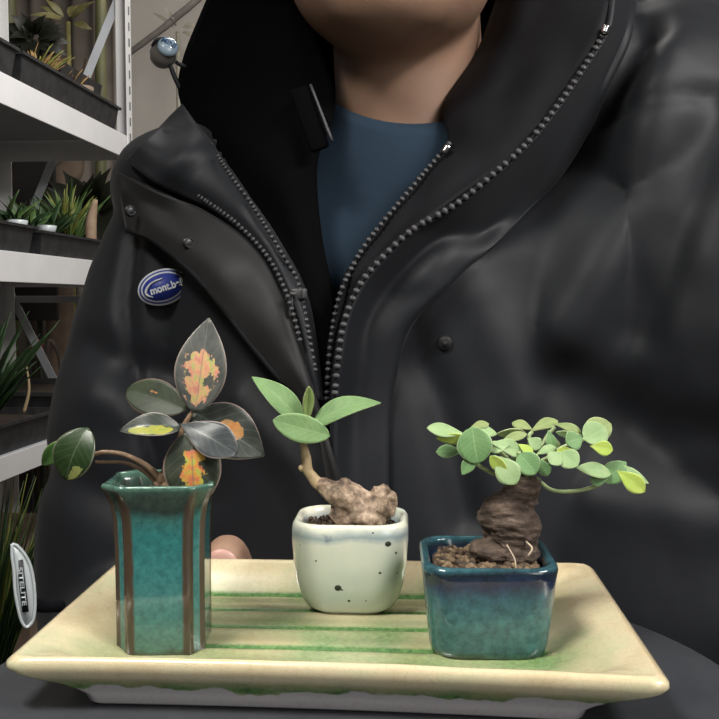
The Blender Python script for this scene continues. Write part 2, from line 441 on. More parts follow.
# pits in the glaze
pits = [(338, 588, 4.2), (388, 544, 3.8), (396, 553, 1.7), (380, 573, 1.8), (349, 601, 1.8), (316, 561, 1.2), (366, 601, 1.0), (373, 533, 1.2), (333, 520, 1.0), (342, 590, 1.3), (300, 545, .8), (397, 573, 1.0)]
o0 = V((0, 0, ZC))
for px, py, r in pits:
    d = (at(px, py, 1)-o0).normalized(); h = wbvh.ray_cast(o0, d)
    if h[0] is None: continue
    rr = r/F*h[0].y
    q = h[1].to_track_quat('Z', 'Y').to_matrix()
    ell(bm, h[0]-h[1]*rr*.1, (rr, rr*.85, rr*.22), q, 2, 1)
tag(obj('plant_pot', bm, [wp_m, simple('iron_spot', (.015, .018, .012), (.035, .035, .02), 900, .5)]), 'small off-white glazed pot with dark pits, middle of the tray', 'pot')
granules('soil', wx, wy, WZ1-.0045, .0205, .0175, 260, .0006, .0012, [soil_mats[0], soil_mats[2], simple('humus', (.02, .014, .008), (.04, .028, .018), 600, .95)], 'dark fine soil in the off-white pot', .0012, 0, 5)
# tall pot -------------------------------------------------
tx, ty, trot = -.0768, .3685, math.radians(2)
TZ1 = ZC-.0694
def oct_ring(z, hx, hy, ch, flare=0):
    P = [(hx, -hy+ch), (hx, hy-ch), (hx-ch, hy), (-hx+ch, hy), (-hx, hy-ch), (-hx, -hy+ch), (-hx+ch, -hy), (hx-ch, -hy)]
    pts, tagv = [], []
    for i in range(8):
        a, b = P[i], P[(i+1) % 8]; L = math.hypot(b[0]-a[0], b[1]-a[1]); n = 12
        for k in range(n):
            t = k/n; d = min(t, 1-t)*L
            e = math.exp(-(d/.0011)**2)
            # ridge sits slightly proud
            x, y = a[0]+(b[0]-a[0])*t, a[1]+(b[1]-a[1])*t
            m = 1+.022*e; pts.append((x*m, y*m)); tagv.append(max(0, min(1, 1.9*math.exp(-(d/.0022)**2)-.3)))
    c, s = math.cos(trot), math.sin(trot)
    return [V((tx+x*c-y*s, ty+x*s+y*c, z)) for x, y in pts], tagv
bm = bmesh.new(); lay = bm.loops.layers.float_color.new('glaze')
H = TZ1-FLOOR; rings = []; tags = []
prof = [(0, .0162, 1), (.01, .0166, 1), (.3, .0166, 1), (.6, .0167, 1), (.78, .0171, 1), (.87, .0180, 1), (.93, .0194, .8), (.965, .0205, .5), (.985, .0209, .35), (1.0, .0205, .3), (1.0, .0190, .2), (.985, .0180, .2), (.95, .0168, .4), (.85, .0150, .4), (.80, .0145, .4)]
for zt, h, e in prof:
    p, tg = oct_ring(FLOOR+H*zt, h, h*.90, .0052*(h/.017))
    rings.append(p); tags.append([x*e for x in tg])
R = rings_mesh(bm, rings)
vt = {v: tags[i][k] for i, r_ in enumerate(R) for k, v in enumerate(r_)}
for f in bm.faces:
    for l in f.loops: l[lay] = (vt[l.vert], 0, 0, 1)
def tallbuild(nt, b):
    z = mr(nt, zcoord(nt), FLOOR, TZ1)
    a = N(nt, 'ShaderNodeAttribute'); a.attribute_name = 'glaze'
    s = N(nt, 'ShaderNodeSeparateColor'); nt.links.new(a.outputs[0], s.inputs[0])
    n = noise_n(nt, 70, 5, .6); n2 = noise_n(nt, 300, 4, .7)
    r = ramp(nt, mth(nt, 'ADD', z, mth(nt, 'MULTIPLY', mth(nt, 'SUBTRACT', n.outputs[0], .5), .12)),
             [(0, (.05, .05, .03)), (.04, (.075, .18, .16)), (.35, (.045, .165, .17)), (.70, (.030, .155, .165)), (.80, (.04, .14, .135)), (.86, (.03, .045, .04)), (.95, (.05, .085, .07)), (.99, (.07, .14, .11))])
    sp = ramp(nt, n2.outputs[0], [(.35, (.7, .75, .75)), (.7, (1.25, 1.3, 1.2))])
    c = mix(nt, 1.0, r.outputs[0], sp.outputs[0], 'MULTIPLY')
    e = mth(nt, 'ADD', s.outputs[0], mth(nt, 'MULTIPLY', mth(nt, 'SUBTRACT', n2.outputs[0], .5), .5))
    er = ramp(nt, e, [(.3, (0, 0, 0)), (.6, (1, 1, 1))])
    c = mix(nt, er.outputs[0], c, (.060, .042, .028))
    nt.links.new(c, b.inputs['Base Color'])
tag(obj('plant_pot', bm, pot_mat('teal_brown_glaze', tallbuild)), 'tall faceted teal pot with brown edge stripes, left of the tray', 'pot')
granules('soil', tx, ty, TZ1-.006, .0140, .0135, 160, .0006, .0011, [soil_mats[2], soil_mats[0]], 'dark soil in the mouth of the tall teal pot', 0, trot, 8)
# ================================================================ LEAVES
def leaf_bm(bm, base_, tip, width, nrm, curl=0.0, fold=.15, shape=0, nt_=18, ns=5, wave=0.0):
    uv = bm.loops.layers.uv.verify(); base_ = V(base_); tip = V(tip); ax = tip-base_; L = ax.length; d = ax.normalized()
    nrm = V(nrm); nrm = (nrm-d*nrm.dot(d)).normalized(); s = d.cross(nrm).normalized()
    G = []; T_ = {}
    for i in range(nt_+1):
        t = i/nt_
        if shape == 0: wv = math.sin(math.pi*t**.85)**.85 if 0 < t < 1 else 0         # ovate
        elif shape == 1: wv = math.sin(math.pi*t**1.5)**.75 if 0 < t < 1 else 0        # obovate (broad tip)
        elif shape == 2: wv = math.sin(math.pi*t)**.6 if 0 < t < 1 else 0              # round
        elif shape == 3: wv = (math.sin(math.pi*t**.8)**1.2) if 0 < t < 1 else 0       # pointed
        wv = max(wv, .03)
        c = base_+ax*t+nrm*(curl*L*math.sin(math.pi*t))
        row = []
        for j in range(-ns, ns+1):
            q = j/ns; a = q*wv*width/2
            p = c+s*a+nrm*(fold*abs(a)+wave*L*math.sin(t*14+q*2)*abs(q))
            v = bm.verts.new(p); T_[v] = (t, q*.5+.5); row.append(v)
        G.append(row)
    for i in range(nt_):
        for j in range(2*ns):
            f = bm.faces.new((G[i][j], G[i][j+1], G[i+1][j+1], G[i+1][j]))
            for l in f.loops: l[uv].uv = T_[l.vert]
def leaf(parent, name, base_, tip, width, nrm, m, label=None, th=.0005, **kw):
    bm = bmesh.new(); leaf_bm(bm, base_, tip, width, nrm, **kw)
    o = obj(name, bm, m, parent); solid(o, th)
    if label: o['label'] = label
    return o
def leafmat(name, dark, light, vein, edge, blotch=None, bl_range=(.2, .8), rough=.35, thr=.5, bside=.5, bwid=.35, scale=8):
    m, nt, b = base(name, dark, rough, coat=.0, spec=.35)
    uvn = N(nt, 'ShaderNodeTexCoord'); s = N(nt, 'ShaderNodeSeparateXYZ'); nt.links.new(uvn.outputs['UV'], s.inputs[0])
    u, v = s.outputs[0], s.outputs[1]
    n = noise_n(nt, 130, 5, .6)
    c = ramp(nt, n.outputs[0], [(.35, dark), (.68, light)]).outputs[0]
    av = mth(nt, 'ABSOLUTE', mth(nt, 'SUBTRACT', v, .5))
    if blotch:
        mp = N(nt, 'ShaderNodeMapping'); nt.links.new(uvn.outputs['UV'], mp.inputs[0]); mp.inputs['Scale'].default_value = (1.0, .8, 1)
        bn = noise_n(nt, scale, 3, .6, mp.outputs[0])
        av2 = mth(nt, 'ABSOLUTE', mth(nt, 'SUBTRACT', v, bside))
        k = mth(nt, 'SUBTRACT', bn.outputs[0], mth(nt, 'MULTIPLY', av2, .5/bwid))
        lo = mr(nt, u, bl_range[0], bl_range[0]+.1); hi = mr(nt, u, bl_range[1], bl_range[1]-.12)
        k = mth(nt, 'MULTIPLY', mth(nt, 'MULTIPLY', k, lo), hi)
        mask = ramp(nt, k, [(thr-.19, (0, 0, 0)), (thr-.15, (1, 1, 1))]).outputs[0]
        cn = noise_n(nt, scale*1.4, 3, .6, mp.outputs[0])
        bc = ramp(nt, cn.outputs[0], [(.38, blotch[0]), (.50, blotch[1]), (.62, blotch[2])]).outputs[0]
        c = mix(nt, mask, c, bc)
    mv = ramp(nt, av, [(.006, (1, 1, 1)), (.022, (0, 0, 0))]).outputs[0]
    c = mix(nt, mth(nt, 'MULTIPLY', mv, .55), c, vein)
    wv = N(nt, 'ShaderNodeTexWave'); wv.inputs['Scale'].default_value = 2.2; wv.inputs['Distortion'].default_value = 3
    cmb = N(nt, 'ShaderNodeCombineXYZ'); nt.links.new(mth(nt, 'SUBTRACT', u, mth(nt, 'MULTIPLY', av, .6)), cmb.inputs[0]); nt.links.new(cmb.outputs[0], wv.inputs['Vector'])
    wr = ramp(nt, wv.outputs[0], [(.90, (0, 0, 0)), (1.0, (1, 1, 1))]).outputs[0]
    c = mix(nt, mth(nt, 'MULTIPLY', wr, .22), c, vein)
    me = ramp(nt, av, [(.462, (0, 0, 0)), (.488, (1, 1, 1))]).outputs[0]
    c = mix(nt, mth(nt, 'MULTIPLY', me, .8), c, edge)
    nt.links.new(c, b.inputs['Base Color']); bump(nt, b, n.outputs[0], .15, .0005)
    b.inputs['Transmission Weight'].default_value = 0
    return m
YC = ty
D1, D2 = (.030, .042, .036), (.055, .070, .062)
vei, edg = (.13, .15, .13), (.28, .20, .17)
pk = [(.60, .25, .18), (.66, .37, .20), (.42, .44, .15)]
mU = leafmat('leaf_upright', (.065, .072, .065), (.11, .115, .105), (.19, .18, .16), (.28, .23, .2), pk, (.02, .72), .45, .415, .47, .50, 7)
mD = leafmat('leaf_dark', (.014, .022, .010), (.030, .042, .02), (.06, .07, .05), (.16, .11, .09), [(.35, .16, .06)]*3, (.4, .7), .55, .62, .65, .2)
mL = leafmat('leaf_left', (.025, .032, .025), (.05, .058, .047), vei, (.4, .36, .33), [(.30, .28, .04), (.26, .27, .05), (.2, .24, .06)], (.1, .9), .35, .33, .26, .34, 5)
mF = leafmat('leaf_front', (.025, .031, .033), (.045, .053, .055), (.12, .13, .12), (.32, .27, .25), None, rough=.38)
mR = leafmat('leaf_right', (.020, .026, .021), (.042, .05, .042), vei, (.26, .2, .18), [(.38, .16, .05), (.42, .2, .06), (.3, .18, .08)], (.30, .72), .38, .38, .42, .25, 4)
mB = leafmat('leaf_bottom', (.027, .036, .022), (.058, .068, .046), vei, (.3, .22, .19), [(.62, .18, .09), (.62, .30, .06), (.42, .45, .08)], (.22, .85), .38, .42, .5, .34, 6)
mG = leafmat('leaf_green', (.014, .030, .010), (.028, .050, .02), (.08, .12, .06), (.14, .15, .10), [(.20, .22, .07)]*3, (.62, 1.1), .32, .44, .22, .3)
mg2 = leafmat('leaf_green_small', (.05, .12, .03), (.08, .18, .05), (.12, .2, .08), (.12, .14, .06), None)
stem1 = simple('brown_stem', (.16, .10, .06), (.26, .17, .10), 200, .6, .5, .0008)
pl = thing('potted_plant', (tx, ty, TZ1-.006), 'dark-leaved shrublet with pink and orange mottling in the tall teal pot', 'plant')
def A(px, py, dy=0): return at(px, py, YC+dy)
bm = bmesh.new()
stube(bm, [A(180, 492), A(183, 470), A(180, 445), A(183, 428), A(192, 412)], [.0016, .0013, .0011, .0010, .0009], 10)
obj('stem', bm, stem1, pl)
bm = bmesh.new()
stube(bm, [A(166, 490), A(158, 477), A(145, 465), A(125, 455), A(105, 452), A(90, 455)], [.0020, .0016, .0012, .0010, .0009, .0007], 10)
stube(bm, [A(160, 488, .002), A(148, 474, .002), A(125, 463, .002), A(95, 462, .002)], [.0013, .0010, .0007, .0005], 8)
obj('branch', bm, stem1, pl)
bm = bmesh.new()
for i, (x, y, r) in enumerate([(163, 480, .0028), (168, 472, .0022), (173, 482, .003), (178, 476, .0022), (182, 484, .0026), (160, 486, .0022), (170, 488, .0034)]):
    ell(bm, A(x, y, random.uniform(-.002, .002)), (r, r, r*1.3), None, 3)
for v in bm.verts: v.co += V((noise.noise(v.co*500), noise.noise(v.co*500+V((5, 0, 0))), noise.noise(v.co*500+V((0, 7, 0)))))*.0012
obj('root_stub', bm, stem1, pl)
fr = (0, -1, .25)
leaf(pl, 'leaf', A(186, 410, .001), A(157, 397, .012)+(A(127, 390, .014)-A(157, 397, .012)), .0155, (.1, -.9, .35), mD, 'very dark green leaf behind the upright one', shape=2, curl=.05)
leaf(pl, 'leaf', A(193, 412, .003), A(264, 456, .004), .0215, (.15, -1, .35), mR, 'dark grey leaf with orange spot', shape=0, curl=.10, wave=.008)
leaf(pl, 'leaf', A(192, 430, .0), A(196, 506, -.006), .0225, (0, -1, .2), mB, 'hanging leaf with orange and yellow blotch', shape=2, curl=.10, fold=.1)
leaf(pl, 'leaf', A(195, 413, -.001), A(209, 318, .001), .0200, (.1, -1, .15), mU, 'upright grey leaf with pink and yellow mottling', shape=0, curl=.04, fold=.18)
leaf(pl, 'leaf', A(181, 428, -.003), A(120, 431, -.007), .0105, (0, -.75, .6), mL, 'small dark leaf with a yellow-green half', shape=0, curl=.12, fold=.2)
leaf(pl, 'leaf', A(180, 424, -.004), A(237, 455, -.012), .0145, (.1, -.85, .5), mF, 'blue-grey leaf in front', shape=1, curl=.10, fold=.12, wave=.01)
leaf(pl, 'leaf', A(88, 428, -.004), A(66, 480, -.007), .0165, (-.1, -1, .2), mG, 'glossy round dark green leaf', shape=2, curl=.14, fold=.1)
leaf(pl, 'leaf', A(68, 440, .003), A(42, 465, .006), .0075, (.3, -1, .2), mg2, 'small bright green leaf', shape=0, curl=.1)
# ---- plant 2
YW = wy
def B(px, py, dy=0): return at(px, py, YW+dy)
pl2 = thing('potted_plant', (wx, wy, WZ1-.005), 'small caudex plant with four green leaves in the off-white pot', 'plant')
bark2, nt, b = base('pale_bark', (.3, .2, .13), .75)
n = noise_n(nt, 140, 6, .65); n2 = noise_n(nt, 45, 3)
r = ramp(nt, n.outputs[0], [(.36, (.06, .04, .028)), (.5, (.24, .17, .115)), (.62, (.50, .38, .28))])
r2 = ramp(nt, n2.outputs[0], [(.55, (0, 0, 0)), (.7, (1, 1, 1))])
c = mix(nt, mth(nt, 'MULTIPLY', r2.outputs[0], .45), r.outputs[0], (.50, .25, .17))
nt.links.new(c, b.inputs['Base Color']); bump(nt, b, n.outputs[0], .6, .0015)
bm = bmesh.new()
stube(bm, [B(318, 482), B(330, 490, -.002), B(346, 497, -.003), B(362, 505, -.003), B(378, 506, -.003), B(388, 503, -.003)], [.0026, .0048, .0072, .0068, .0056, .0050], 16)
stube(bm, [B(348, 500), B(344, 515, -.002), B(336, 524, -.003)], [.0065, .0070, .0050], 14)
stube(bm, [B(352, 510, -.004), B(368, 520, -.006), B(382, 520, -.002)], [.0045, .0048, .0035], 14)
for (x, y, r) in [(376, 492, .0024), (384, 490, .0028), (392, 497, .0024), (393, 504, .0022), (389, 511, .003), (375, 488, .0011), (384, 487, .0011), (393, 492, .0009), (394, 508, .0014), (345, 484, .003)]:
    ell(bm, B(x, y, -.002), (r, r, r), None, 3)
me = union(bm, .0006, 5)
for v in me.vertices:
    q = v.co; v.co = q + V((noise.noise(q*330), noise.noise(q*330+V((5, 0, 0))), noise.noise(q*330+V((0, 7, 0)))))*.0004 + V((noise.noise(q*900), 0, noise.noise(q*900+V((3, 0, 0)))))*.00025
obj('caudex', me, bark2, pl2)
bm = bmesh.new(); stube(bm, [B(326, 488), B(316, 481), B(308, 470), B(306, 458), B(304, 445), B(305, 428)], [.0040, .0027, .0023, .0021, .0017, .0012], 14)
ell(bm, B(302, 468), (.0016, .0016, .0014))
stube(bm, [B(310, 428), B(318, 452, .001), B(300, 468, .001)][:1]+[B(306, 432)], [.0010, .0010], 8, 4)
for v in bm.verts: v.co += V((noise.noise(v.co*400), 0, noise.noise(v.co*400+V((0, 7, 0)))))*.0005
obj('stem', bm, simple('tan_stem', (.30, .22, .12), (.42, .32, .18), 250, .7, .5, .0008), pl2)
mP = leafmat('leaf_pale_green', (.105, .195, .07), (.155, .26, .105), (.24, .35, .17), (.26, .37, .18), None, rough=.62)
mP2 = leafmat('leaf_young_green', (.14, .21, .06), (.22, .30, .1), (.3, .36, .15), (.2, .22, .1), None, rough=.62)
leaf(pl2, 'leaf', B(305, 427, .001), B(252, 377, .004), .0125, (.35, -.75, .55), mP, curl=.08, shape=0, fold=.22)
leaf(pl2, 'leaf', B(309, 430, .001), B(381, 403, .002), .0120, (-.1, -.65, .75), mP, curl=.16, shape=0, fold=.2)
leaf(pl2, 'leaf', B(330, 436, -.006), B(273, 420, -.007), .0125, (-.1, -.9, .35), mP, curl=-.06, shape=2, fold=.12)
leaf(pl2, 'leaf', B(306, 428), B(309, 386, -.001), .0052, (.4, -1, 0), mP2, 'folded young leaf', curl=-.04, shape=1, fold=.7)
bm = bmesh.new()
for q in ([B(305, 430), B(309, 426), B(318, 420)], [B(305, 430), B(303, 424), B(297, 416)]): stube(bm, q, [.0010, .0008, .0005], 8, 8)
obj('petiole', bm, mP, pl2)
# ---- plant 3
Y3 = by
def D(px, py, dy=0): return at(px, py, Y3+dy)
pl3 = thing('potted_plant', (bx, by, PZ1-.004), 'fat brown-trunked bonsai with clover-like green leaves in the square blue pot', 'plant')
bark3, nt, b = base('ringed_bark', (.1, .07, .05), .85)
tcn = N(nt, 'ShaderNodeTexCoord'); mp = N(nt, 'ShaderNodeMapping'); mp.inputs['Scale'].default_value = (1, 1, 2.6)
mp.inputs['Rotation'].default_value = (0, .25, 0)
nt.links.new(tcn.outputs['Object'], mp.inputs[0])
n = noise_n(nt, 190, 6, .65, mp.outputs[0])
r = ramp(nt, n.outputs[0], [(.3, (.030, .020, .014)), (.55, (.085, .058, .042)), (.75, (.18, .13, .10))])
nt.links.new(r.outputs[0], b.inputs['Base Color']); bump(nt, b, n.outputs[0], .8, .002)
bm = bmesh.new()
rr_ = [(508, 552, .0085), (511, 541, .0100), (511, 528, .0108), (510, 516, .0106), (513, 505, .0074), (518, 496, .0068), (523, 488, .0070), (526, 476, .0064)]
stube(bm, [D(x, y) for x, y, r in rr_], [r for x, y, r in rr_], 20, 40)
ell(bm, D(504, 516, -.001), (.0098, .009, .0092)); ell(bm, D(518, 526, -.001), (.0092, .009, .0086))
ell(bm, D(495, 551, -.002), (.0110, .008, .0048)); ell(bm, D(517, 553, -.002), (.0085, .009, .0048)); ell(bm, D(525, 497), (.0055, .005, .0058))
ell(bm, D(484, 546, .002), (.0060, .005, .0030))
me = union(bm, .0007, 6)
for v in me.vertices:
    q = v.co; s = V((q.x*260, q.y*260, q.z*650+q.x*120))
    v.co = q + V((noise.noise(s), noise.noise(s+V((5, 0, 0))), 0))*.0009 + V((noise.noise(q*160), noise.noise(q*160+V((0, 5, 0))), 0))*.0012
obj('trunk', me, bark3, pl3)
bm = bmesh.new()
stube(bm, [D(507, 545, -.012), D(511, 552, -.016), D(515, 560, -.019), D(516, 570, -.0235)], [.0003, .0003, .0003, .0002], 6, 12)
stube(bm, [D(524, 540, -.008), D(532, 548, -.014), D(528, 556, -.016)], [.0004, .0004, .0003], 6, 10)
obj('aerial_root', bm, simple('pale_root', (.35, .28, .2), (.45, .36, .27), 400, .8), pl3)
mC = leafmat('clover_green', (.20, .31, .13), (.28, .39, .19), (.33, .43, .24), (.38, .47, .27), None, rough=.62)
mCd = leafmat('clover_deep_green', (.10, .21, .075), (.145, .265, .105), (.28, .42, .2), (.36, .48, .26), None, rough=.62)
mCy = leafmat('clover_yellow_green', (.30, .42, .06), (.40, .50, .10), (.45, .55, .2), (.46, .56, .25), None, rough=.62)
mCu = leafmat('clover_olive', (.17, .23, .08), (.24, .30, .12), (.33, .4, .2), (.40, .46, .25), None, rough=.62)
pet = base('petiole_green', (.30, .38, .18), .5)[0]
# (base px), (tip px), base dy, tip dy, width px, normal, mat, shape
LV = [((466, 435), (427, 428), -.006, -.008, 17, (0, -.6, .8), mC, 1), ((468, 438), (436, 438), -.007, -.008, 11, (0, -.8, -.3), mCy, 0),
      ((464, 451), (436, 452), -.003, -.002, 13, (0, -.8, .6), mCd, 1), ((462, 434), (497, 434), -.001, .000, 15, (.2, -.5, .8), mC, 1), ((470, 428), (489, 424), .001, .003, 10, (0, -.5, .8), mCu, 1),
      ((472, 427), (478, 464), -.008, -.012, 31, (-.3, -1, .25), mCd, 2), ((474, 456), (462, 475), -.010, -.011, 12, (-.3, -1, .2), mCd, 0),
      ((510, 445), (487, 450), -.008, -.010, 13, (0, -.7, .7), mC, 1), ((490, 443), (522, 454), -.009, -.006, 18, (0, -.7, .7), mC, 1),
      ((494, 455), (517, 484), -.012, -.017, 22, (-.2, -.9, .45), mC, 1), ((490, 456), (508, 474), -.014, -.015, 12, (-.6, -.8, .2), mCy, 0),
      ((519, 454), (536, 474), -.010, -.013, 22, (.2, -1, .15), mCd, 2), ((518, 444), (533, 455), -.005, -.008, 9, (-.2, -.6, .7), mCy, 1),
      ((533, 430), (512, 423), .006, .010, 12, (0, -.6, .8), mCu, 1), ((525, 432), (496, 434), .006, .006, 11, (0, -.7, -.3), mCu, 0), ((527, 434), (503, 440), .004, .002, 9, (0, -.7, .5), mCu, 0),
      ((530, 432), (558, 421), .008, .012, 13, (0, -.6, .8), mCu, 1), ((527, 438), (541, 448), .003, .002, 13, (0, -.9, .4), mC, 1), ((548, 430), (553, 450), .004, .002, 10, (0, -1, .2), mCd, 1),
      ((553, 424), (582, 434), .006, .004, 11, (0, -.6, .8), mCu, 1), ((556, 432), (586, 438), .004, .003, 8, (0, -.7, -.3), mC, 0),
      ((583, 438), (566, 443), -.002, -.006, 18, (0, -.9, .4), mCd, 1), ((584, 440), (606, 428), .000, .003, 25, (.1, -.8, .6), mC, 2), ((584, 436), (611, 424), .004, .006, 24, (.1, -.8, .6), mCu, 2), ((590, 446), (613, 450), -.002, -.003, 14, (0, -.9, .3), mCy, 1),
      ((560, 453), (578, 466), -.008, -.012, 20, (.1, -.9, .4), mC, 2), ((562, 452), (550, 464), -.008, -.012, 15, (-.1, -.9, .4), mC, 1), ((556, 452), (576, 452), -.004, -.002, 9, (0, -.6, .8), mCy, 0),
      ((538, 458), (548, 476), -.006, -.008, 13, (.2, -.9, .3), mCd, 1), ((536, 455), (556, 447), -.002, .001, 10, (0, -.6, .8), mC, 1),
      ((611, 474), (576, 468), -.002, -.006, 16, (0, -.7, .6), mC, 0), ((608, 479), (590, 480), -.003, -.005, 12, (0, -1, .1), mCd, 1), ((603, 482), (626, 462), -.002, .001, 20, (-.2, -1, .2), mCd, 0), ((620, 466), (649, 484), .000, -.003, 9, (-.3, -.8, .6), mC, 0), ((616, 470), (645, 492), -.001, -.004, 17, (.1, -1, .1), mCy, 1),
      ((512, 446), (520, 460), .006, .008, 12, (0, -1, .3), mCd, 1), ((545, 441), (560, 444), .008, .012, 11, (0, -.7, .6), mCu, 1)]
rl = random.Random(4)
for (b0, t0, db, dt, wpx, nn, m, shp) in LV:
    leaf(pl3, 'leaf', D(*b0, db), D(*t0, dt), wpx/F*Y3*1.14, nn, m, None, .0004, shape=shp, curl=rl.uniform(.0, .08), fold=rl.uniform(.02, .2), nt_=14, ns=4)
for pts in ([(520, 478, 0), (505, 477, -.003), (490, 472, -.006), (477, 464, -.008)], [(536, 478, 0), (552, 490, -.002), (575, 491, -.003), (595, 486, -.002), (610, 476, -.001)],
            [(526, 476, 0), (522, 460, -.003), (505, 446, -.007)], [(528, 476, 0), (530, 455, .004), (529, 437, .005), (532, 432, .006)], [(530, 476, 0), (540, 462, -.003), (560, 453, -.007)],
            [(530, 478, 0), (550, 455, .001), (570, 444, .001), (585, 439, 0)], [(522, 476, 0), (500, 452, -.003), (468, 438, -.005)], [(528, 476, 0), (545, 440, .006), (555, 427, .007)], [(524, 477, 0), (516, 465, -.006), (500, 458, -.011)], [(526, 477, -.002), (522, 462, -.007), (519, 452, -.009)], [(524, 478, 0), (535, 470, -.003), (538, 458, -.006)]):
    bm = bmesh.new(); stube(bm, [D(*p) for p in pts], [.0008]*len(pts), 8, 20); obj('petiole', bm, pet, pl3)
# ================================================================ PERSON
person = thing('person', (0.035, .74, 0), 'person in a dark hooded winter jacket over a blue shirt standing behind the tray', 'person')
# --- body
bm = bmesh.new()
ell(bm, rel(.022, .715, .292), (.076, .092, .100), sub=4)
ell(bm, rel(.0215, .665, .226), (.0720, .070, .0600), sub=4)
ell(bm, rel(.020, .622, .1935), (.042, .034, .027), sub=4)        # chin
ell(bm, rel(.020, .600, .240), (.012, .020, .014)); ell(bm, rel(.020, .610, .262), (.008, .016, .025))
ell(bm, rel(.020, .607, .2135), (.022, .012, .008)); ell(bm, rel(.020, .607, .202), (.019, .012, .0075))
for s in (-1, 1):
    ell(bm, rel(.022+s*.076, .70, .262), (.009, .018, .030)); ell(bm, rel(.022+s*.034, .628, .245), (.026, .025, .022))
stube(bm, [rel(.033, .735, .26), rel(.036, .722, .18), rel(.039, .730, .12), rel(.04, .74, .06)], [.056, .056, .060, .085], 24)
rings_mesh(bm, [ellring(.04, yc, ZC+z, rx, ry, 32) for z, yc, rx, ry in ((.10, .745, .06, .05), (.07, .745, .12, .07), (.03, .745, .145, .085), (-.15, .745, .135, .09), (-.35, .745, .13, .09), (-.45, .745, .15, .1))])
stube(bm, [rel(-.10, .74, .06), rel(-.13, .73, -.02), rel(-.145, .71, -.17), rel(-.145, .70, -.215), rel(-.115, .62, -.205), rel(-.090, .565, -.190)], [.045, .042, .036, .033, .030, .023], 16)
stube(bm, [rel(.18, .74, .06), rel(.235, .70, -.02), rel(.30, .62, -.17), rel(.31, .60, -.20), rel(.27, .54, -.225), rel(.22, .47, -.235)], [.045, .042, .036, .033, .030, .023], 16)
def hand(bm, wrist, fwd, up, s, curl=.6):      # palm, four unequal fingers, side thumb
    fwd = fwd.normalized(); up = (up-fwd*up.dot(fwd)).normalized(); side = fwd.cross(up)*s
    pc = wrist+fwd*.045
    stube(bm, [wrist-fwd*.005, wrist+fwd*.02, wrist+fwd*.06, wrist+fwd*.085], [.024, .032, .038, .032], 14, 14, flat=.42)
    for i, (o, L) in enumerate(((.028, .068), (.010, .076), (-.009, .070), (-.027, .056))):
        p = wrist+fwd*.075+side*o; pts = [p]; a = .15
        for seg in (.42, .32, .26):
            p = p+(fwd*math.cos(a)-up*math.sin(a))*L*seg+side*o*.06; pts.append(p); a += curl
        tube(bm, pts, [.0095, .0085, .0078, .0062], 12); ell(bm, pts[-1], (.0064,)*3)
tx_, tz_ = -.0655, -.1215
wr = rel(-.072, .545, -.160)
def hand_left():
    hand(bm, wr, V((-.45, -.8, -.05)), V((0, 0, 1)), -1, .45)
# thumb on the turntable against the tray, the fingers under the disc
stube(bm, [rel(-.095, .575, -.190), rel(-.085, .550, -.184), rel(-.078, .525, -.180), rel(-.076, .495, -.174)], [.026, .029, .031, .026], 16, flat=.5)
stube(bm, [rel(-.078, .560, -.178), rel(-.069, .528, -.163), rel(-.0668, .505, -.1500), rel(-.0690, .492, -.1340), rel(-.0690, .478, -.1322)], [.014, .0130, .0120, .0110, .0102], 16, 24)
ell(bm, rel(-.0690, .476, -.1320), (.0106, .0100, .0100))
for o, L in ((.022, .060), (.005, .066), (-.012, .060), (-.028, .048)):
    p0 = rel(-.076+o, .505, -.178); p1 = rel(-.077+o*1.05, .505-L*.42, -.1735); p2 = rel(-.077+o*1.08, .505-L*.76, -.1725); p3 = rel(-.077+o*1.1, .505-L, -.1700)
    tube(bm, [p0, p1, p2, p3], [.0100, .0090, .0082, .0070], 12); ell(bm, p3, (.0072,)*3)
hand(bm, rel(.225, .475, -.235), V((-.7, -.5, .05)), V((0, 0, 1)), 1, .3)
tube(bm, [rel(.215, .46, -.235), rel(.185, .475, -.222), rel(.165, .472, -.215)], [.013, .010, .008], 12); ell(bm, rel(.165, .472, -.215), (.008,)*3)
me = union(bm, .0028, 5)
bm = bmesh.new(); bm.from_mesh(me); hv = [v for v in bm.verts if v.co.z > ZC+.12 and v.co.z < ZC+.215]
for _ in range(40): bmesh.ops.smooth_vert(bm, verts=hv, factor=.5, use_axis_x=True, use_axis_y=True, use_axis_z=True)
obj('body', bm, M['skin'], person)
bm = bmesh.new(); ell(bm, rel(-.0690, .4668, -.1320), (.0085, .0022, .0080), None, 3)
obj('thumbnail', bm, M['nail'], person)
bm = bmesh.new(); ell(bm, rel(.020, .5985, .2115), (.0225, .008, .0042)); ell(bm, rel(.020, .5985, .2035), (.0195, .008, .0050))
obj('lips', union(bm, .0012, 3), M['lip'], person)
for s in (-1, 1):
    bm = bmesh.new(); ell(bm, rel(.020+s*.031, .640, .281), (.0135, .0115, .0085)); ell(bm, rel(.020+s*.031, .6305, .281), (.0052, .0030, .0052), mi=1)
    obj('eye', bm, [base('eye_white', (.7, .68, .65), .2)[0], base('iris', (.03, .015, .01), .1)[0]], person)
    bm = bmesh.new(); stube(bm, [rel(.020+s*.014, .632, .302), rel(.020+s*.03, .628, .307), rel(.020+s*.048, .640, .301)], [.002, .0032, .0015], 8, 12); obj('eyebrow', bm, M['hair'], person)
bm = bmesh.new()
ell(bm, rel(.022, .730, .312), (.084, .096, .096), sub=5)
for v in [v for v in bm.verts if v.co.y < .665 and v.co.z < ZC+.325]: bm.verts.remove(v)
for v in bm.verts: v.co += v.co.normalized()*0 + V((noise.noise(v.co*60), noise.noise(v.co*60+V((4, 0, 0))), noise.noise(v.co*30)))*.006
solid(obj('hair', bm, M['hair'], person), .008)
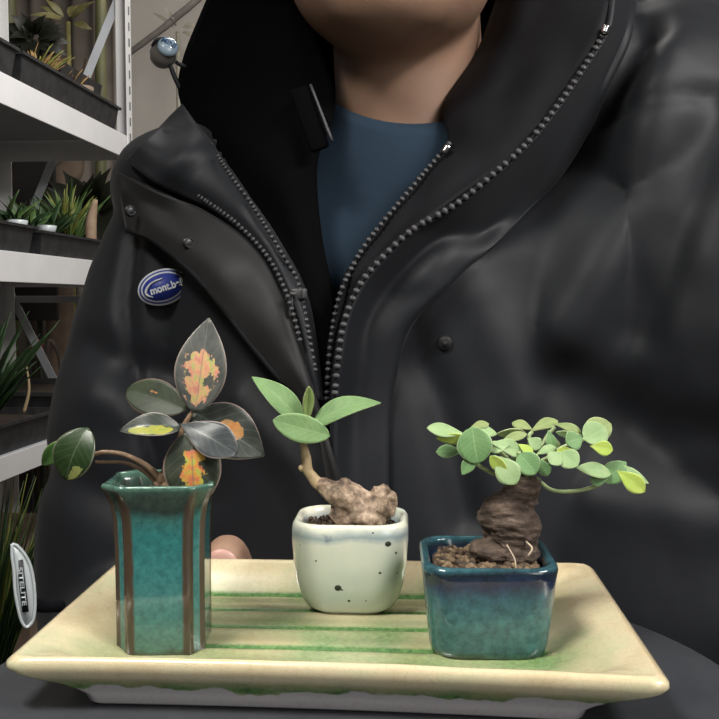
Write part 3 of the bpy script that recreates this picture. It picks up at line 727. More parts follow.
# --- shirt
bm = bmesh.new()
sh = [(.150, .727, .038, .0655, .0615), (.143, .726, .038, .0680, .0645), (.132, .727, .038, .073, .070), (.115, .732, .039, .088, .078), (.095, .738, .04, .112, .084), (.06, .742, .04, .145, .096), (0, .742, .04, .152, .100), (-.2, .742, .04, .150, .105), (-.46, .742, .04, .165, .115)]
rings_mesh(bm, [[p+V((0, 0, ((p.y-yc)*.22 - .55*max(0, (yc-p.y)-.035))*max(0, min(1, (z-.03)/.09)))) for p in ellring(xc, yc, ZC+z-.002, rx, ry, 64)] for z, yc, xc, rx, ry in sh], False, False)
solid(obj('shirt', bm, M['shirt'], person), .003, -1)
# --- trousers, shoes
bm = bmesh.new()
rings_mesh(bm, [ellring(.04, .745, z, rx, ry, 32) for z, rx, ry in ((.98, .16, .115), (.90, .17, .12), (.80, .17, .12), (.74, .155, .11))])
for s in (-1, 1):
    stube(bm, [V((.04+s*.075, .745, .85)), V((.04+s*.09, .74, .60)), V((.04+s*.095, .745, .45)), V((.04+s*.10, .76, .10)), V((.04+s*.10, .76, .06))], [.09, .082, .065, .055, .056], 20)
obj('trousers', union(bm, .008, 6), M['trousers'], person)
for s in (-1, 1):
    bm = bmesh.new(); ell(bm, (.04+s*.105, .70, .042), (.042, .125, .045)); ell(bm, (.04+s*.10, .765, .065), (.04, .05, .05)); box(bm, (.04+s*.104, .71, .012), (.08, .25, .024), bev=.008)
    m_ = union(bm, .005, 4)
    for v in m_.vertices: v.co.z = max(v.co.z, 0)
    obj('shoe', m_, M['blackplastic'], person)
# --- jacket shell
bm = bmesh.new()
JR = [(.155, .04, .775, .105, .075), (.125, .045, .765, .165, .105), (.09, .05, .755, .195, .125), (.03, .05, .745, .205, .137), (-.08, .05, .74, .208, .142), (-.20, .045, .735, .212, .145), (-.35, .04, .735, .215, .15), (-.50, .04, .74, .22, .155)]
rings_mesh(bm, [ellring(xc, yc, ZC+z, rx, ry, 64, 2.3) for z, xc, yc, rx, ry in JR])
stube(bm, [rel(-.075, .745, .085), rel(-.118, .742, .050), rel(-.150, .735, -.03), rel(-.163, .720, -.12), rel(-.166, .70, -.235), rel(-.145, .63, -.238), rel(-.100, .575, -.200)], [.062, .068, .070, .074, .074, .060, .042], 28, 50)
stube(bm, [rel(.13, .74, .11), rel(.21, .72, .11), rel(.265, .69, .05), rel(.31, .64, -.08), rel(.335, .60, -.20), rel(.29, .54, -.235), rel(.245, .49, -.237)], [.08, .112, .110, .092, .075, .058, .042], 28, 50)
ell(bm, rel(-.128, .735, .085), (.062, .075, .050)); ell(bm, rel(.17, .69, -.02), (.12, .095, .14)); ell(bm, rel(.22, .67, -.2), (.14, .10, .18)); ell(bm, rel(.25, .66, -.02), (.10, .11, .16))
# hood bunched behind the neck
ell(bm, rel(.06, .82, .185), (.19, .075, .105)); ell(bm, rel(.21, .76, .17), (.11, .09, .085)); ell(bm, rel(.19, .70, .13), (.09, .05, .08))
me = union(bm, .0045, 8)
def seg_d(px, py, a, b):
    ax, ay = a; bx_, by_ = b; dx, dy = bx_-ax, by_-ay
    t = max(0, min(1, ((px-ax)*dx+(py-ay)*dy)/(dx*dx+dy*dy))); return math.hypot(px-ax-t*dx, py-ay-t*dy)
# folds: polyline (in the photo), half width px, height m (raised +, sunk -)
FOLD = [([(95, 348), (120, 362), (175, 375)], 20, -.009), ([(100, 400), (160, 415)], 22, .005), ([(50, 470), (120, 500), (200, 490)], 24, -.008),
        ([(130, 235), (125, 300), (135, 400), (170, 500)], 9, -.007), ([(645, 30), (605, 90), (562, 150), (520, 200), (470, 235)], 22, -.020), ([(660, 60), (640, 200), (560, 330)], 34, .012),
        ([(719, 110), (680, 220), (640, 330)], 22, -.006), ([(500, 200), (450, 260), (400, 330)], 26, .012), ([(400, 320), (440, 400), (470, 520)], 20, -.009), ([(480, 300), (520, 400)], 26, .006),
        ([(570, 380), (660, 430), (719, 440)], 30, -.008), ([(600, 500), (719, 520)], 28, .006), ([(240, 400), (300, 470), (330, 560)], 18, .006), ([(590, 120), (719, 90)], 10, -.003)]
NR = [me.vertices[i].normal.copy() for i in range(len(me.vertices))]
for v, nr in zip(me.vertices, NR):
    q = v.co; px, py = proj(q)
    o = V((0, 0, 0))
    if nr.y < .2:
        for pl_, wd, h in FOLD:
            dd = min(seg_d(px, py, a, b) for a, b in zip(pl_, pl_[1:]))
            if dd < wd*2.5: o += nr*h*math.exp(-(dd/wd)**2)
    k = q.z
    o += nr*(.0040*noise.noise(V((q.x*11, q.y*11, q.z*6))) + .0010*noise.noise(V((q.x*38+q.z*14, q.y*35, q.z*26))))
    v.co = q+o
bmj = bmesh.new(); bmj.from_mesh(me)
fullbvh = BVHTree.FromBMesh(bmj)
VP = [(225, -80), (205, 40), (208, 110), (228, 165), (292, 285), (318, 400), (332, 400), (345, 300), (400, 235), (470, 170), (560, 70), (590, -80)]
def inpoly(x, y, P):
    c = False; j = len(P)-1
    for i in range(len(P)):
        if (P[i][1] > y) != (P[j][1] > y) and x < (P[j][0]-P[i][0])*(y-P[i][1])/(P[j][1]-P[i][1])+P[i][0]: c = not c
        j = i
    return c
dele = [v for v in bmj.verts if v.co.y < .765 and inpoly(*proj(v.co), VP)]
bmesh.ops.delete(bmj, geom=dele, context='VERTS')
bmesh.ops.recalc_face_normals(bmj, faces=bmj.faces[:])
jk = obj('jacket', bmj, M['jacket'], person); solid(jk, .003, -1)
jk['label'] = 'dark grey-blue nylon jacket, open at the neck'
def hit(px, py):
    d = (at(px, py, 1)-o0).normalized(); h = fullbvh.ray_cast(o0, d); return h
def S(px, py, Y=9, gap=.011):       # point at depth Y, but never behind the jacket surface
    h = hit(px, py); y = Y
    if h[0] is not None: y = min(Y, h[0].y-gap)
    return at(px, py, y)
def Sv(px, py, off=.0):             # on the surface
    h = hit(px, py); return (h[0]+h[1]*off, h[1])
def wr_fn(a, s):
    return lambda q: q+V((0, -1, 0))*a*noise.noise(q*s)
def sub(name, bm, m, label=None, th=None):
    o = obj(name, bm, m, jk)
    o.parent = jk; o.matrix_parent_inverse = Matrix.Identity(4); o.matrix_world = Matrix.Identity(4)
    if th: solid(o, th)
    if label: o['label'] = label
    return o
# black fleece lining, left
rows = [[(222, -30, .76), (250, -25, .71), (280, -15, .69), (300, -15, .70)], [(186, 60, .76), (230, 50, .70), (285, 50, .665), (322, 60, .675)], [(184, 106, .74), (230, 110, .685), (285, 110, .645), (334, 110, .66)],
        [(214, 158, .69), (250, 160, .65), (285, 165, .632), (316, 165, .64)], [(256, 222, .645), (280, 228, .63), (300, 230, .62), (320, 235, .628)], [(296, 286, .615), (306, 290, .608), (318, 295, .606), (331, 300, .610)],
        [(314, 345, .602), (320, 350, .60), (325, 355, .60), (330, 360, .602)], [(320, 420, .598), (322, 420, .598), (325, 420, .598), (328, 420, .6)]]
sub('lining', sheet([[at(*p) for p in r] for r in rows], 70, 20, wr_fn(.004, 25)), M['lining'], 'black fleece lining', .005)
# right lining and collar
rows = [[(508, -30, .70), (540, -25, .665), (580, -20, .64), (612, -12, .63)], [(480, 50, .69), (510, 50, .65), (548, 50, .625), (597, 40, .61)], [(446, 105, .67), (476, 105, .64), (512, 112, .615), (556, 105, .60)],
        [(448, 147, .64), (462, 150, .622), (480, 155, .608), (512, 158, .595)], [(405, 198, .622), (418, 202, .612), (430, 205, .602), (446, 206, .590)], [(362, 252, .612), (372, 255, .602), (382, 255, .596), (396, 245, .587)],
        [(340, 292, .602), (346, 295, .60), (352, 295, .594), (362, 280, .585)], [(328, 360, .597), (331, 360, .594), (335, 360, .590), (340, 360, .584)], [(324, 430, .597), (327, 430, .594), (330, 430, .59), (334, 430, .584)]]
sub('collar', sheet([[at(*p) for p in r] for r in rows], 90, 20, wr_fn(.006, 35)), M['facing'], 'inner collar facing', .004)
# right outer front: runs from the zipper and sinks into the chest
zB = [(612, -8), (606, 30), (585, 65), (560, 102), (530, 140), (496, 172), (455, 205), (415, 228), (385, 255), (360, 285), (345, 320), (338, 360), (333, 420), (332, 520)]
yB = [.622, .612, .604, .597, .592, .588, .585, .582, .580, .578, .577, .577, .577, .577]
rows = []
for i, ((x, y), Y) in enumerate(zip(zB, yB)):
    k = [22, 22, 22, 26, 30, 34, 42, 54, 64, 64, 60, 58, 55, 55][i]; ny = [8, 10, 22, 30, 34, 36, 38, 36, 30, 22, 14, 8, 0, 0][i]
    r = [S(x, y, Y)]
    for t, gp in ((.33, .011), (.66, .008), (.92, .006), (1.0, .004)):
        px, py = x+k*t, y+ny*t; h = hit(px, py); yy = (h[0].y-gp) if h[0] is not None else Y+.02*t
        r.append(at(px, py, min(yy, Y+.05*t) if gp > 0 else yy))
    rows.append(r)
sub('front_placket', sheet(rows, 110, 20, wr_fn(.003, 22)), M['jacket'], 'placket carrying the outer zipper', .004)
# left collar flap and storm flap
up = [(184, 106, .735), (200, 130, .705), (219, 155, .675), (252, 202, .645), (281, 247, .622), (303, 290, .605), (314, 340, .598), (321, 400, .594)]
lo = [(128, 160, .715), (152, 180, .69), (185, 196, .66), (222, 214, .638), (258, 244, .618), (284, 287, .601), (300, 335, .594), (316, 400, .590)]
rows = [[S(*a), S((a[0]*2+b_[0])/3, (a[1]*2+b_[1])/3, (a[2]*2+b_[2])/3-.010, .018), S((a[0]+b_[0]*2)/3, (a[1]+b_[1]*2)/3, (a[2]+b_[2]*2)/3-.012, .018), S(*b_)] for a, b_ in zip(up, lo)]
sub('collar_flap', sheet(rows, 90, 18, wr_fn(.005, 35)), M['jacket'], None, .004)
up = [(118, 172, .715), (160, 192, .672), (205, 212, .64), (250, 243, .614), (280, 292, .596), (299, 345, .588), (316, 405, .584), (330, 480, .582)]
lo = [(128, 230, .68), (158, 243, .65), (204, 284, .615), (248, 340, .596), (278, 376, .587), (303, 400, .583), (325, 440, .580), (345, 495, .580)]
rows = [[S(*a, .010), S((a[0]*2+b_[0])/3, (a[1]*2+b_[1])/3, (a[2]*2+b_[2])/3-.006, .012), S((a[0]+b_[0]*2)/3, (a[1]+b_[1]*2)/3, (a[2]+b_[2]*2)/3-.007, .012), S(*b_, .008)] for a, b_ in zip(up, lo)]
sub('storm_flap', sheet(rows, 90, 22, wr_fn(.004, 28)), M['jacket_taupe'], 'grey satin storm flap', .004)
bm = bmesh.new(); stube(bm, [r[3]+V((0, -.001, 0)) for r in rows], .0022, 8, 60); sub('flap_hem', bm, M['facing'])
# zippers: tape + teeth
def zipper(pts, off, tooth, pitch, m, shine=None, label=None):
    P = curve([at(*p)+V((0, -off, 0)) for p in pts], 200)
    bm = bmesh.new(); L = 0; nextd = 0
    stube(bm, [p+V((0, .001, 0)) for p in P[::12]], tooth*.5, 8, 60, 1)
    for i in range(1, len(P)-1):
        L += (P[i]-P[i-1]).length
        if L >= nextd:
            nextd += pitch; d = (P[i+1]-P[i]).normalized(); s = d.cross(V((0, 1, 0))).normalized()
            R = Matrix((s, V((0, 1, 0)), d)).transposed()
            ell(bm, P[i], (tooth, tooth*.7, pitch*.34), R, 2, 0)
    return sub('zipper', bm, [m, M['facing']], label)
zipper([(x, y, Y-.001) for (x, y), Y in zip(zB, yB)][1:13], .003, .0024, .0053, M['zip'], label='outer zipper, large teeth')
zipper([(450, 143, .632), (425, 172, .622), (404, 197, .615), (383, 222, .609), (362, 250, .605), (345, 282, .598), (336, 310, .594), (330, 350, .591), (326, 400, .590)], .003, .0019, .0044, M['zip'], label='inner zipper ending in a bright stop')
zipper([(219, 157, .657), (235, 181, .638), (252, 204, .628), (269, 231, .614), (284, 256, .607), (297, 278, .604), (303, 300, .599), (309, 330, .592), (316, 370, .588)], .010, .0017, .0040, M['zipdark'])
zipper([(200, 197, .650), (222, 212, .632), (240, 226, .620), (260, 246, .609), (274, 265, .601), (285, 287, .594), (293, 310, .589), (301, 340, .585)], .010, .0017, .0040, M['zipdark'])
bm = bmesh.new(); q = at(449, 146, .624); stube(bm, [q, at(443, 153, .624)], [.0026, .0022], 10, 5); sub('zipper_stop', bm, M['chrome'])
bm = bmesh.new(); q = at(607, 26, .604); stube(bm, [q, at(604, 34, .604)], [.0026, .0022], 10, 5); sub('zipper_stop', bm, M['chrome'])
bm = bmesh.new(); q = at(299, 294, .588); box(bm, q, (.010, .004, .007), bev=.0012); box(bm, q+V((.003, -.003, 0)), (.0025, .003, .006), bev=.0008, mi=0)
box(bm, at(291, 304, .585), (.0028, .0012, .015), bev=.0005); box(bm, at(293, 294, .583), (.0042, .0012, .0022)); sub('zipper_pull', bm, M['chrome'] if False else M['zip'])
# snaps
for px, py in ((130, 211), (188, 243)):
    bm = bmesh.new(); p = S(px, py, .9, .014)
    s2 = {130: .655, 188: .625}[px]; p = at(px, py, min(p.y, s2))
    d = (o0-p).normalized(); d = (d+V((.5, 0, .1))).normalized()
    q = d.to_track_quat('Z', 'Y').to_matrix()
    ell(bm, p, (.0042, .0042, .0024), q, 3)
    tube(bm, [p+d*.0020+q@V((math.cos(a)*.0030, math.sin(a)*.0030, 0)) for a in [2*math.pi*i/24 for i in range(25)]], .0005, 6)
    sub('snap_button', bm, M['blackplastic'])
bm = bmesh.new(); p, n_ = Sv(445, 343, .001); q = n_.to_track_quat('Z', 'Y').to_matrix(); ell(bm, p, (.0048, .0048, .002), q); ell(bm, p+n_*.002, (.0018, .0018, .0012), q); sub('snap_button', bm, M['jacket_taupe'])
# oval badge
p, n_ = Sv(163, 287, .0015)
zax = (n_*.5+(o0-p).normalized()).normalized(); xax = (V((1, 0, .32))-zax*zax.dot(V((1, 0, .32)))).normalized(); yax = zax.cross(xax)
RB = Matrix((xax, yax, zax)).transposed(); kx = p.y/F
p = at(163, 287, p.y-.009)
def loc(x, y, z=0): return p+RB@V((x*kx, y*kx, z))
bm = bmesh.new()
def disc(a, b_, z0, z1, mi):
    r0 = [bm.verts.new(loc(a*math.cos(t), b_*math.sin(t), z0)) for t in [2*math.pi*i/48 for i in range(48)]]
    r1 = [bm.verts.new(loc(a*math.cos(t), b_*math.sin(t), z1)) for t in [2*math.pi*i/48 for i in range(48)]]
    for i in range(48): bm.faces.new((r0[i], r0[(i+1) % 48], r1[(i+1) % 48], r1[i])).material_index = mi
    bm.faces.new(r1).material_index = mi; bm.faces.new(r0[::-1]).material_index = mi
disc(25, 17.5, -.004, .0006, 1); disc(23.4, 15.9, 0, .0009, 0); disc(21.8, 14.4, 0, .0012, 1); disc(20, 12.8, 0, .0015, 0)
stube(bm, [loc(2, 8.2, .0018), loc(-9, 6.8, .0018), loc(-16, 2, .0018), loc(-17, -3, .0018), loc(-12, -7, .0018)], [.0004, .0007, .0010, .0009, .0004], 6, 24, 1)
def text_mesh(bm, s, size, X, Y, Z, org, mi, bold=.0, ext=.0003, sx=1.0):
    cu = bpy.data.curves.new('t', 'FONT'); cu.body = s; cu.size = size; cu.align_x = 'CENTER'; cu.align_y = 'CENTER'; cu.extrude = ext; cu.offset = bold
    to = bpy.data.objects.new('t', cu); C.objects.link(to)
    dg = bpy.context.evaluated_depsgraph_get(); dg.update(); m = bpy.data.meshes.new_from_object(to.evaluated_get(dg))
    n0 = len(bm.verts); f0 = len(bm.faces); bm.from_mesh(m); bm.verts.ensure_lookup_table(); bm.faces.ensure_lookup_table()
    for v in bm.verts[n0:]: v.co = org+X*v.co.x*sx+Y*v.co.y+Z*v.co.z
    for f in bm.faces[f0:]: f.material_index = mi
    bpy.data.objects.remove(to); bpy.data.meshes.remove(m)
text_mesh(bm, 'mont.bell', .0072, xax, yax, zax, loc(4, -1.0, .0018), 1, .00022, sx=.88)
sub('badge', bm, [M['badgeblue'], M['badgewhite']], 'oval blue and white embroidered badge')
# cuff tag
bm = bmesh.new(); Yt = .56
outl = [(12, 544), (17, 546), (25, 555), (31, 568), (34, 585), (35, 605), (33, 620), (27, 627), (22, 622), (18, 608), (15, 590), (14, 572), (12, 556)]
oc = curve([at(x, y, Yt+(x-24)*.0003) for x, y in outl]+[at(12, 544, Yt-.0036)], 60)[:-1]
f0 = [bm.verts.new(q) for q in oc]; f1 = [bm.verts.new(q+V((0, .003, 0))) for q in oc]; nn = len(oc)
bm.faces.new(f0); bm.faces.new(f1[::-1])
for i in range(nn): bm.faces.new((f0[i], f1[i], f1[(i+1) % nn], f0[(i+1) % nn]))
stube(bm, [q for q in oc]+[oc[0]], .0010, 6, 80)
Xt = (at(27, 620, Yt)-at(20, 560, Yt)).normalized(); Yx = V((0, -1, 0)).cross(Xt)
cb = at(22.5, 586, Yt-.0012); k_ = Yt/F
Yx = -Yx if Yx.x < 0 else Yx
Rb = Matrix((Xt, Yx, Xt.cross(Yx))).transposed()
box(bm, cb, (54*k_, 6.5*k_, .001), Rb); bm.faces.ensure_lookup_table()
for f in bm.faces[-6:]: f.material_index = 1
text_mesh(bm, 'SITELITE', .0038, Xt, Yx, V((0, -1, 0)), cb+V((0, -.0008, 0)), 0, .00006, ext=.0001, sx=1.7)
# strap that ties the tag to the sleeve
stube(bm, [at(24, 600, Yt+.004), at(40, 606, Yt+.02), at(60, 606, Yt+.05)], [.004, .004, .004], 8, 12, 2)
sub('cuff_tag', bm, [M['tagwhite'], M['ink'], M['facing']], 'white leaf-shaped tag with black lettering')
# drawcord with ball toggle on hood
bm = bmesh.new(); Yh = .745
stube(bm, [at(176, 62, Yh), at(183, 66, Yh), at(198, 72, Yh+.01)], .0016, 8, 12, 0)
stube(bm, [at(170, 65, Yh), at(176, 80, Yh), at(190, 108, Yh+.005)], [.0017, .0019, .0019], 8, 14, 0)
ell(bm, at(163, 55, Yh+.003), (.0105, .0105, .0105), mi=1)
pcap = at(168, 47, Yh-.005); dz = (V((.35, -1, .45))).normalized(); qc = dz.to_track_quat('Z', 'Y').to_matrix()
ell(bm, pcap, (.0082, .0082, .0050), qc, 3, 2)
tX = (V((1, 0, -.45))-dz*dz.dot(V((1, 0, -.45)))).normalized()
text_mesh(bm, 'MINI', .0058, tX, dz.cross(tX), dz, pcap+dz*.0050, 3, .0001)
stube(bm, [at(152, 46, Yh-.004), at(157, 40, Yh-.006), at(166, 38, Yh-.004)], [.001, .0016, .001], 8, 10, 0)
sub('cord_toggle', bm, [M['ink'], base('smoky_plastic', (.16, .15, .14), .15, coat=.5)[0], base('pale_blue_cap', (.42, .55, .66), .15, coat=.6)[0], base('cap_print', (.05, .12, .25), .4)[0]], 'round toggle with pale blue printed cap')
# dark clip on inner collar
bm = bmesh.new(); a_, b2 = at(304, 86, .632), at(326, 148, .622); mid = (a_+b2)/2; d = (b2-a_).normalized(); s_ = d.cross(V((0, 1, 0))).normalized()
R_ = Matrix((s_, V((0, 1, 0)), d)).transposed(); box(bm, mid+s_*-.004*(1 if s_.x > 0 else -1), (.013, .006, (b2-a_).length), R_, bev=.002)
stube(bm, [a_+V((.0045, -.004, 0)), b2+V((.004, -.004, .004))], [.0009, .0011], 8, 8, 1)
sub('collar_clip', bm, [M['lining'], M['zip']], 'black clip with a shiny edge')
# ================================================================ SHELF RACK
sl = .0942; ux = V((sl, 1, 0)).normalized(); pxv = V((-1, sl, 0)).normalized()       # along, and away to the left
def K(Y, depth=0, z=0): return V((-.662+sl*(Y-1.75), Y, ZC+z))+pxv*depth
RKrot = Matrix((V((-pxv.x, -pxv.y, 0)), ux, V((0, 0, 1)))).transposed()
rack = thing('shelf_rack', K(1.86, .18, -ZC), 'white metal shelving rack with diagonal end braces behind the jacket', 'shelf')
Y0, Y1 = 1.25, 2.49; DEP = .36
levels = [.42, .092, -.291, -.82, -1.15]
for z in levels:
    th = .058 if z > -.1 else .045
    bm = bmesh.new(); box(bm, K((Y0+Y1)/2, .003, z-th/2), (.004, Y1-Y0, th), RKrot, .001); box(bm, K((Y0+Y1)/2, DEP-.003, z-th/2), (.004, Y1-Y0, th), RKrot, .001)
    box(bm, K(Y0, DEP/2, z-th/2), (DEP, .004, th), RKrot); box(bm, K(Y1, DEP/2, z-th/2), (DEP, .004, th), RKrot)
    obj('beam', bm, M['white'], rack, False)
    bm = bmesh.new(); box(bm, K((Y0+Y1)/2, DEP/2, z-.003), (DEP-.008, Y1-Y0-.004, .006), RKrot)
    obj('shelf_board', bm, M['greypaint'], rack, False)
for (Y, dp, sx, sy) in ((Y1, 0, 1, -1), (Y1, DEP, -1, -1), (Y0, 0, 1, 1), (Y0, DEP, -1, 1)):
    bm = bmesh.new(); h = 2.35; zc_ = h/2-ZC
    box(bm, K(Y+sy*-.003, dp+sx*.018, zc_), (.036, .003, h), RKrot); box(bm, K(Y+sy*.014, dp-.002*sx, zc_), (.003, .034, h), RKrot)
    for i in range(56):
        z = .06+i*.04-ZC; box(bm, K(Y+sy*.014, dp-.0042*sx, z), (.002, .006, .020), RKrot, 0); 
        for f in bm.faces[:] if False else []: pass
        bm.faces.ensure_lookup_table()
        for f in bm.faces[-6:]: f.material_index = 1
        box(bm, K(Y+sy*-.0055, dp+sx*.018, z), (.006, .002, .020), RKrot, 0); bm.faces.ensure_lookup_table()
        for f in bm.faces[-6:]: f.material_index = 1
    obj('post', bm, [M['white'], simple('slot_dark', (.12, .12, .13), (.18, .18, .19), 30, .7, 0)], rack, False)
def strut(a, b_, w_=.022):
    bm = bmesh.new(); d = (b_-a); L = d.length; d.normalize(); s = d.cross(ux).normalized(); R_ = Matrix((s, ux, d)).transposed()
    box(bm, (a+b_)/2, (w_, .004, L), R_, .001); obj('brace', bm, M['greypaint'], rack, False)
strut(K(Y1+.01, .02, .80), K(Y1+.01, DEP-.04, .13)); strut(K(Y1+.01, DEP-.02, .02), K(Y1+.01, .06, -.54)); strut(K(Y1+.012, DEP, .002), K(Y1+.012, 0, .002), .018)
# black trays
def planter(Ya, Yb, z, dp0, dp1, h, label):
    bm = bmesh.new(); 
    def ring(zz, g): return [K(Ya-g, dp0-g, zz), K(Yb+g, dp0-g, zz), K(Yb+g, dp1+g, zz), K(Ya-g, dp1+g, zz)]
    rings_mesh(bm, [ring(z, -.010), ring(z+h*.9, -.002), ring(z+h*.9, .004), ring(z+h, .004), ring(z+h, -.004), ring(z+h-.015, -.006)], True, True)
    for f in bm.faces[-1:]: f.material_index = 1
    return tag(obj('planter_tray', bm, [trayblk, soil_mats[2]], None, False), label, 'planter', 'black planter trays on the rack')
trayblk = simple('dusty_black_plastic', (.012, .012, .013), (.035, .035, .037), 35, .55, .1)
planter(1.30, 1.855, .42, .004, .30, .062, 'black planter tray at the left end of the top shelf')
planter(1.875, 2.42, .42, .004, .30, .062, 'black planter tray with dry yellow plants on the top shelf')
planter(1.32, 1.93, .092, .010, .30, .056, 'black planter tray with seedlings on the middle shelf, left')
planter(1.95, 2.42, .092, .004, .30, .050, 'black planter tray with grassy plant on the middle shelf beside the jacket')
planter(1.60, 2.03, -.291, .004, .20, .060, 'black planter tray at front of the lower shelf')
planter(2.06, 2.42, -.291, .02, .32, .09, 'deep black planter tray behind the front one on the lower shelf')
def plant_mat(name, c1, c2): return simple(name, c1, c2, 60, .5, .2, .001)
g_dk = plant_mat('foliage_dark', (.012, .035, .010), (.03, .07, .02)); g_md = plant_mat('foliage_mid', (.04, .09, .02), (.09, .16, .04)); g_yl = plant_mat('foliage_yellow', (.14, .16, .03), (.26, .26, .06)); g_or = plant_mat('foliage_dry', (.32, .18, .06), (.45, .30, .12))
def clump(name, base_, n, L, wdt, spread, mats, label, cat='plant', group=None, seed=0, droop=.3, up=1.0):
    rnd = random.Random(seed); bm = bmesh.new()
    for i in range(n):
        a = rnd.uniform(0, 6.283); l = L*rnd.uniform(.6, 1.1); s = spread*rnd.uniform(.2, 1)
        d = V((math.cos(a)*s, math.sin(a)*s, up)).normalized(); b0 = V(base_)+V((rnd.uniform(-1, 1), rnd.uniform(-1, 1), 0))*wdt*.6
        leaf_bm(bm, b0, b0+d*l, wdt*rnd.uniform(.7, 1.2), V((-d.x*.5, -.6, .8)), curl=droop*rnd.uniform(.2, .8)*.4, fold=.2, shape=3, nt_=6, ns=1)
    for f in bm.faces: f.material_index = (f.index//12) % len(mats)
    bm.faces.index_update()
    for f in bm.faces: f.material_index = (f.index//12) % len(mats)
    o = obj(name, bm, mats); solid(o, .0008); return tag(o, label, cat, group)
def Kp(px, dp, z):      # on the shelf where image column px meets depth dp
    for i in range(400):
        Y = 1.2+i*.004; p = K(Y, dp, z)
        if proj(p)[0] >= px: return p
    return K(2.4, dp, z)
clump('potted_succulent', Kp(38, .08, .475), 44, .09, .020, 1.2, [g_or, g_yl], 'dry orange-yellow plant in the upper black tray, leftmost', seed=1)
clump('potted_succulent', Kp(62, .08, .475), 34, .085, .02, 1.5, [g_or], 'low dry tan plant in the upper black tray', seed=2)
bm = bmesh.new(); q = Kp(82, .05, .470); rings_mesh(bm, [ellring(q.x, q.y, q.z+z, r, r, 20) for z, r in ((0, .022), (.035, .028), (.037, .024), (.02, .022))]); tag(obj('nursery_pot', bm, simple('tan_plastic', (.25, .18, .13), (.3, .22, .17), 20, .6)), 'small tan pot in the upper black tray', 'pot')
bm = bmesh.new(); q = K(2.28, .12, .475); rings_mesh(bm, [[K(2.15+g, .04+g, .478+z), K(2.40-g, .04+g, .478+z), K(2.40-g, .26-g, .478+z), K(2.15+g, .26-g, .478+z)] for z, g in ((0, .01), (.055, 0), (.055, .008), (.01, .016))]); tag(obj('seed_tray', bm, trayblk, None, False), 'small open black tray inside the end of the upper planter by the post', 'tray')
clump('seedling', Kp(12, .06, .145), 16, .08, .02, 1.6, [g_dk, g_md], 'dark green seedling on the middle shelf, leftmost', seed=3)
clump('seedling', Kp(32, .07, .145), 16, .08, .02, 1.6, [g_md, g_dk], 'green seedling at the foot of the brace on the middle shelf', seed=4)
clump('seedling', Kp(50, .07, .145), 20, .10, .022, 1.5, [g_dk], 'bushy dark seedling on the middle shelf left of the yellow grass', seed=5)
clump('grass_plant', Kp(68, .06, .140), 40, .12, .012, .7, [g_yl, g_md], 'yellow-green grassy plant on the middle shelf', seed=6)
clump('seedling', Kp(72, .14, .140), 26, .17, .02, .9, [g_md], 'taller green seedling behind the yellow grass', seed=7)
bm = bmesh.new(); q = Kp(91, .06, .138); stube(bm, [q, q+V((0, 0, .05)), q+V((.012, 0, .11))], [.013, .014, .006], 10, 12); tag(obj('caudex_stump', bm, simple('tan_bark', (.3, .2, .13), (.4, .29, .2), 60, .8)), 'short tan stump on the middle shelf beside the sleeve', 'plant')
for px, zz in ((17, .0), (46, .0)):
    q = Kp(px, .045, .142); bm = bmesh.new(); rings_mesh(bm, [ellring(q.x, q.y, q.z+z, r, r, 16) for z, r in ((0, .018), (.018, .022), (.019, .018), (.006, .016))])
    tag(obj('saucer_pot', bm, M['tagwhite']), {17: 'tiny white pot at the left of the middle shelf', 46: 'tiny white pot in the middle of the middle shelf'}[px], 'pot')
# lower shelf
clump('palm_plant', K(1.80, .06, -.235), 60, .22, .018, .9, [g_dk], 'dark green spiky palm at the left edge above the lower shelf', seed=9, up=.9)
bm = bmesh.new(); q = K(1.68, .05, -.215); ell(bm, q, (.045, .045, .05), None, 4)
for v in bm.verts: v.co += V((noise.noise(v.co*30), noise.noise(v.co*30+V((4, 0, 0))), noise.noise(v.co*30)))*.006
tag(obj('caudex_bulb', bm, simple('bulb_bark', (.16, .12, .09), (.25, .19, .14), 40, .8, .5, .003)), 'round brown swollen trunk at the left edge on the lower shelf', 'plant')
bm = bmesh.new(); q = Kp(23, .06, -.235); stube(bm, [q, q+V((.012, 0, .05)), q+V((.006, 0, .11))], [.004, .003, .0015], 8, 14); tag(obj('dry_stem', bm, simple('straw', (.4, .3, .16), (.5, .38, .22), 60, .7)), 'thin curved straw-coloured stem in the lower tray', 'plant')
# below the lower shelf
clump('grass_plant', K(1.80, .05, -.765), 130, .42, .011, .55, [g_md, g_dk, g_yl], 'tall green grass at the bottom left behind the cuff tag', seed=11)
bm = bmesh.new(); q = K(1.80, .06, -.82); rings_mesh(bm, [ellring(q.x, q.y, q.z+z, r, r, 24) for z, r in ((0, .05), (.055, .06), (.057, .054), (.04, .052))]); tag(obj('nursery_pot', bm, trayblk), 'black pot under the tall grass on the bottom shelf', 'pot')
bm = bmesh.new(); box(bm, K(2.2, .2, -.683), (.26, .40, .27), RKrot, .004); tag(obj('cardboard_box', bm, simple('stained_cardboard', (.18, .125, .085), (.30, .22, .16), 14, .9, .3), None, False), 'brown stained box under the lower shelf', 'box')
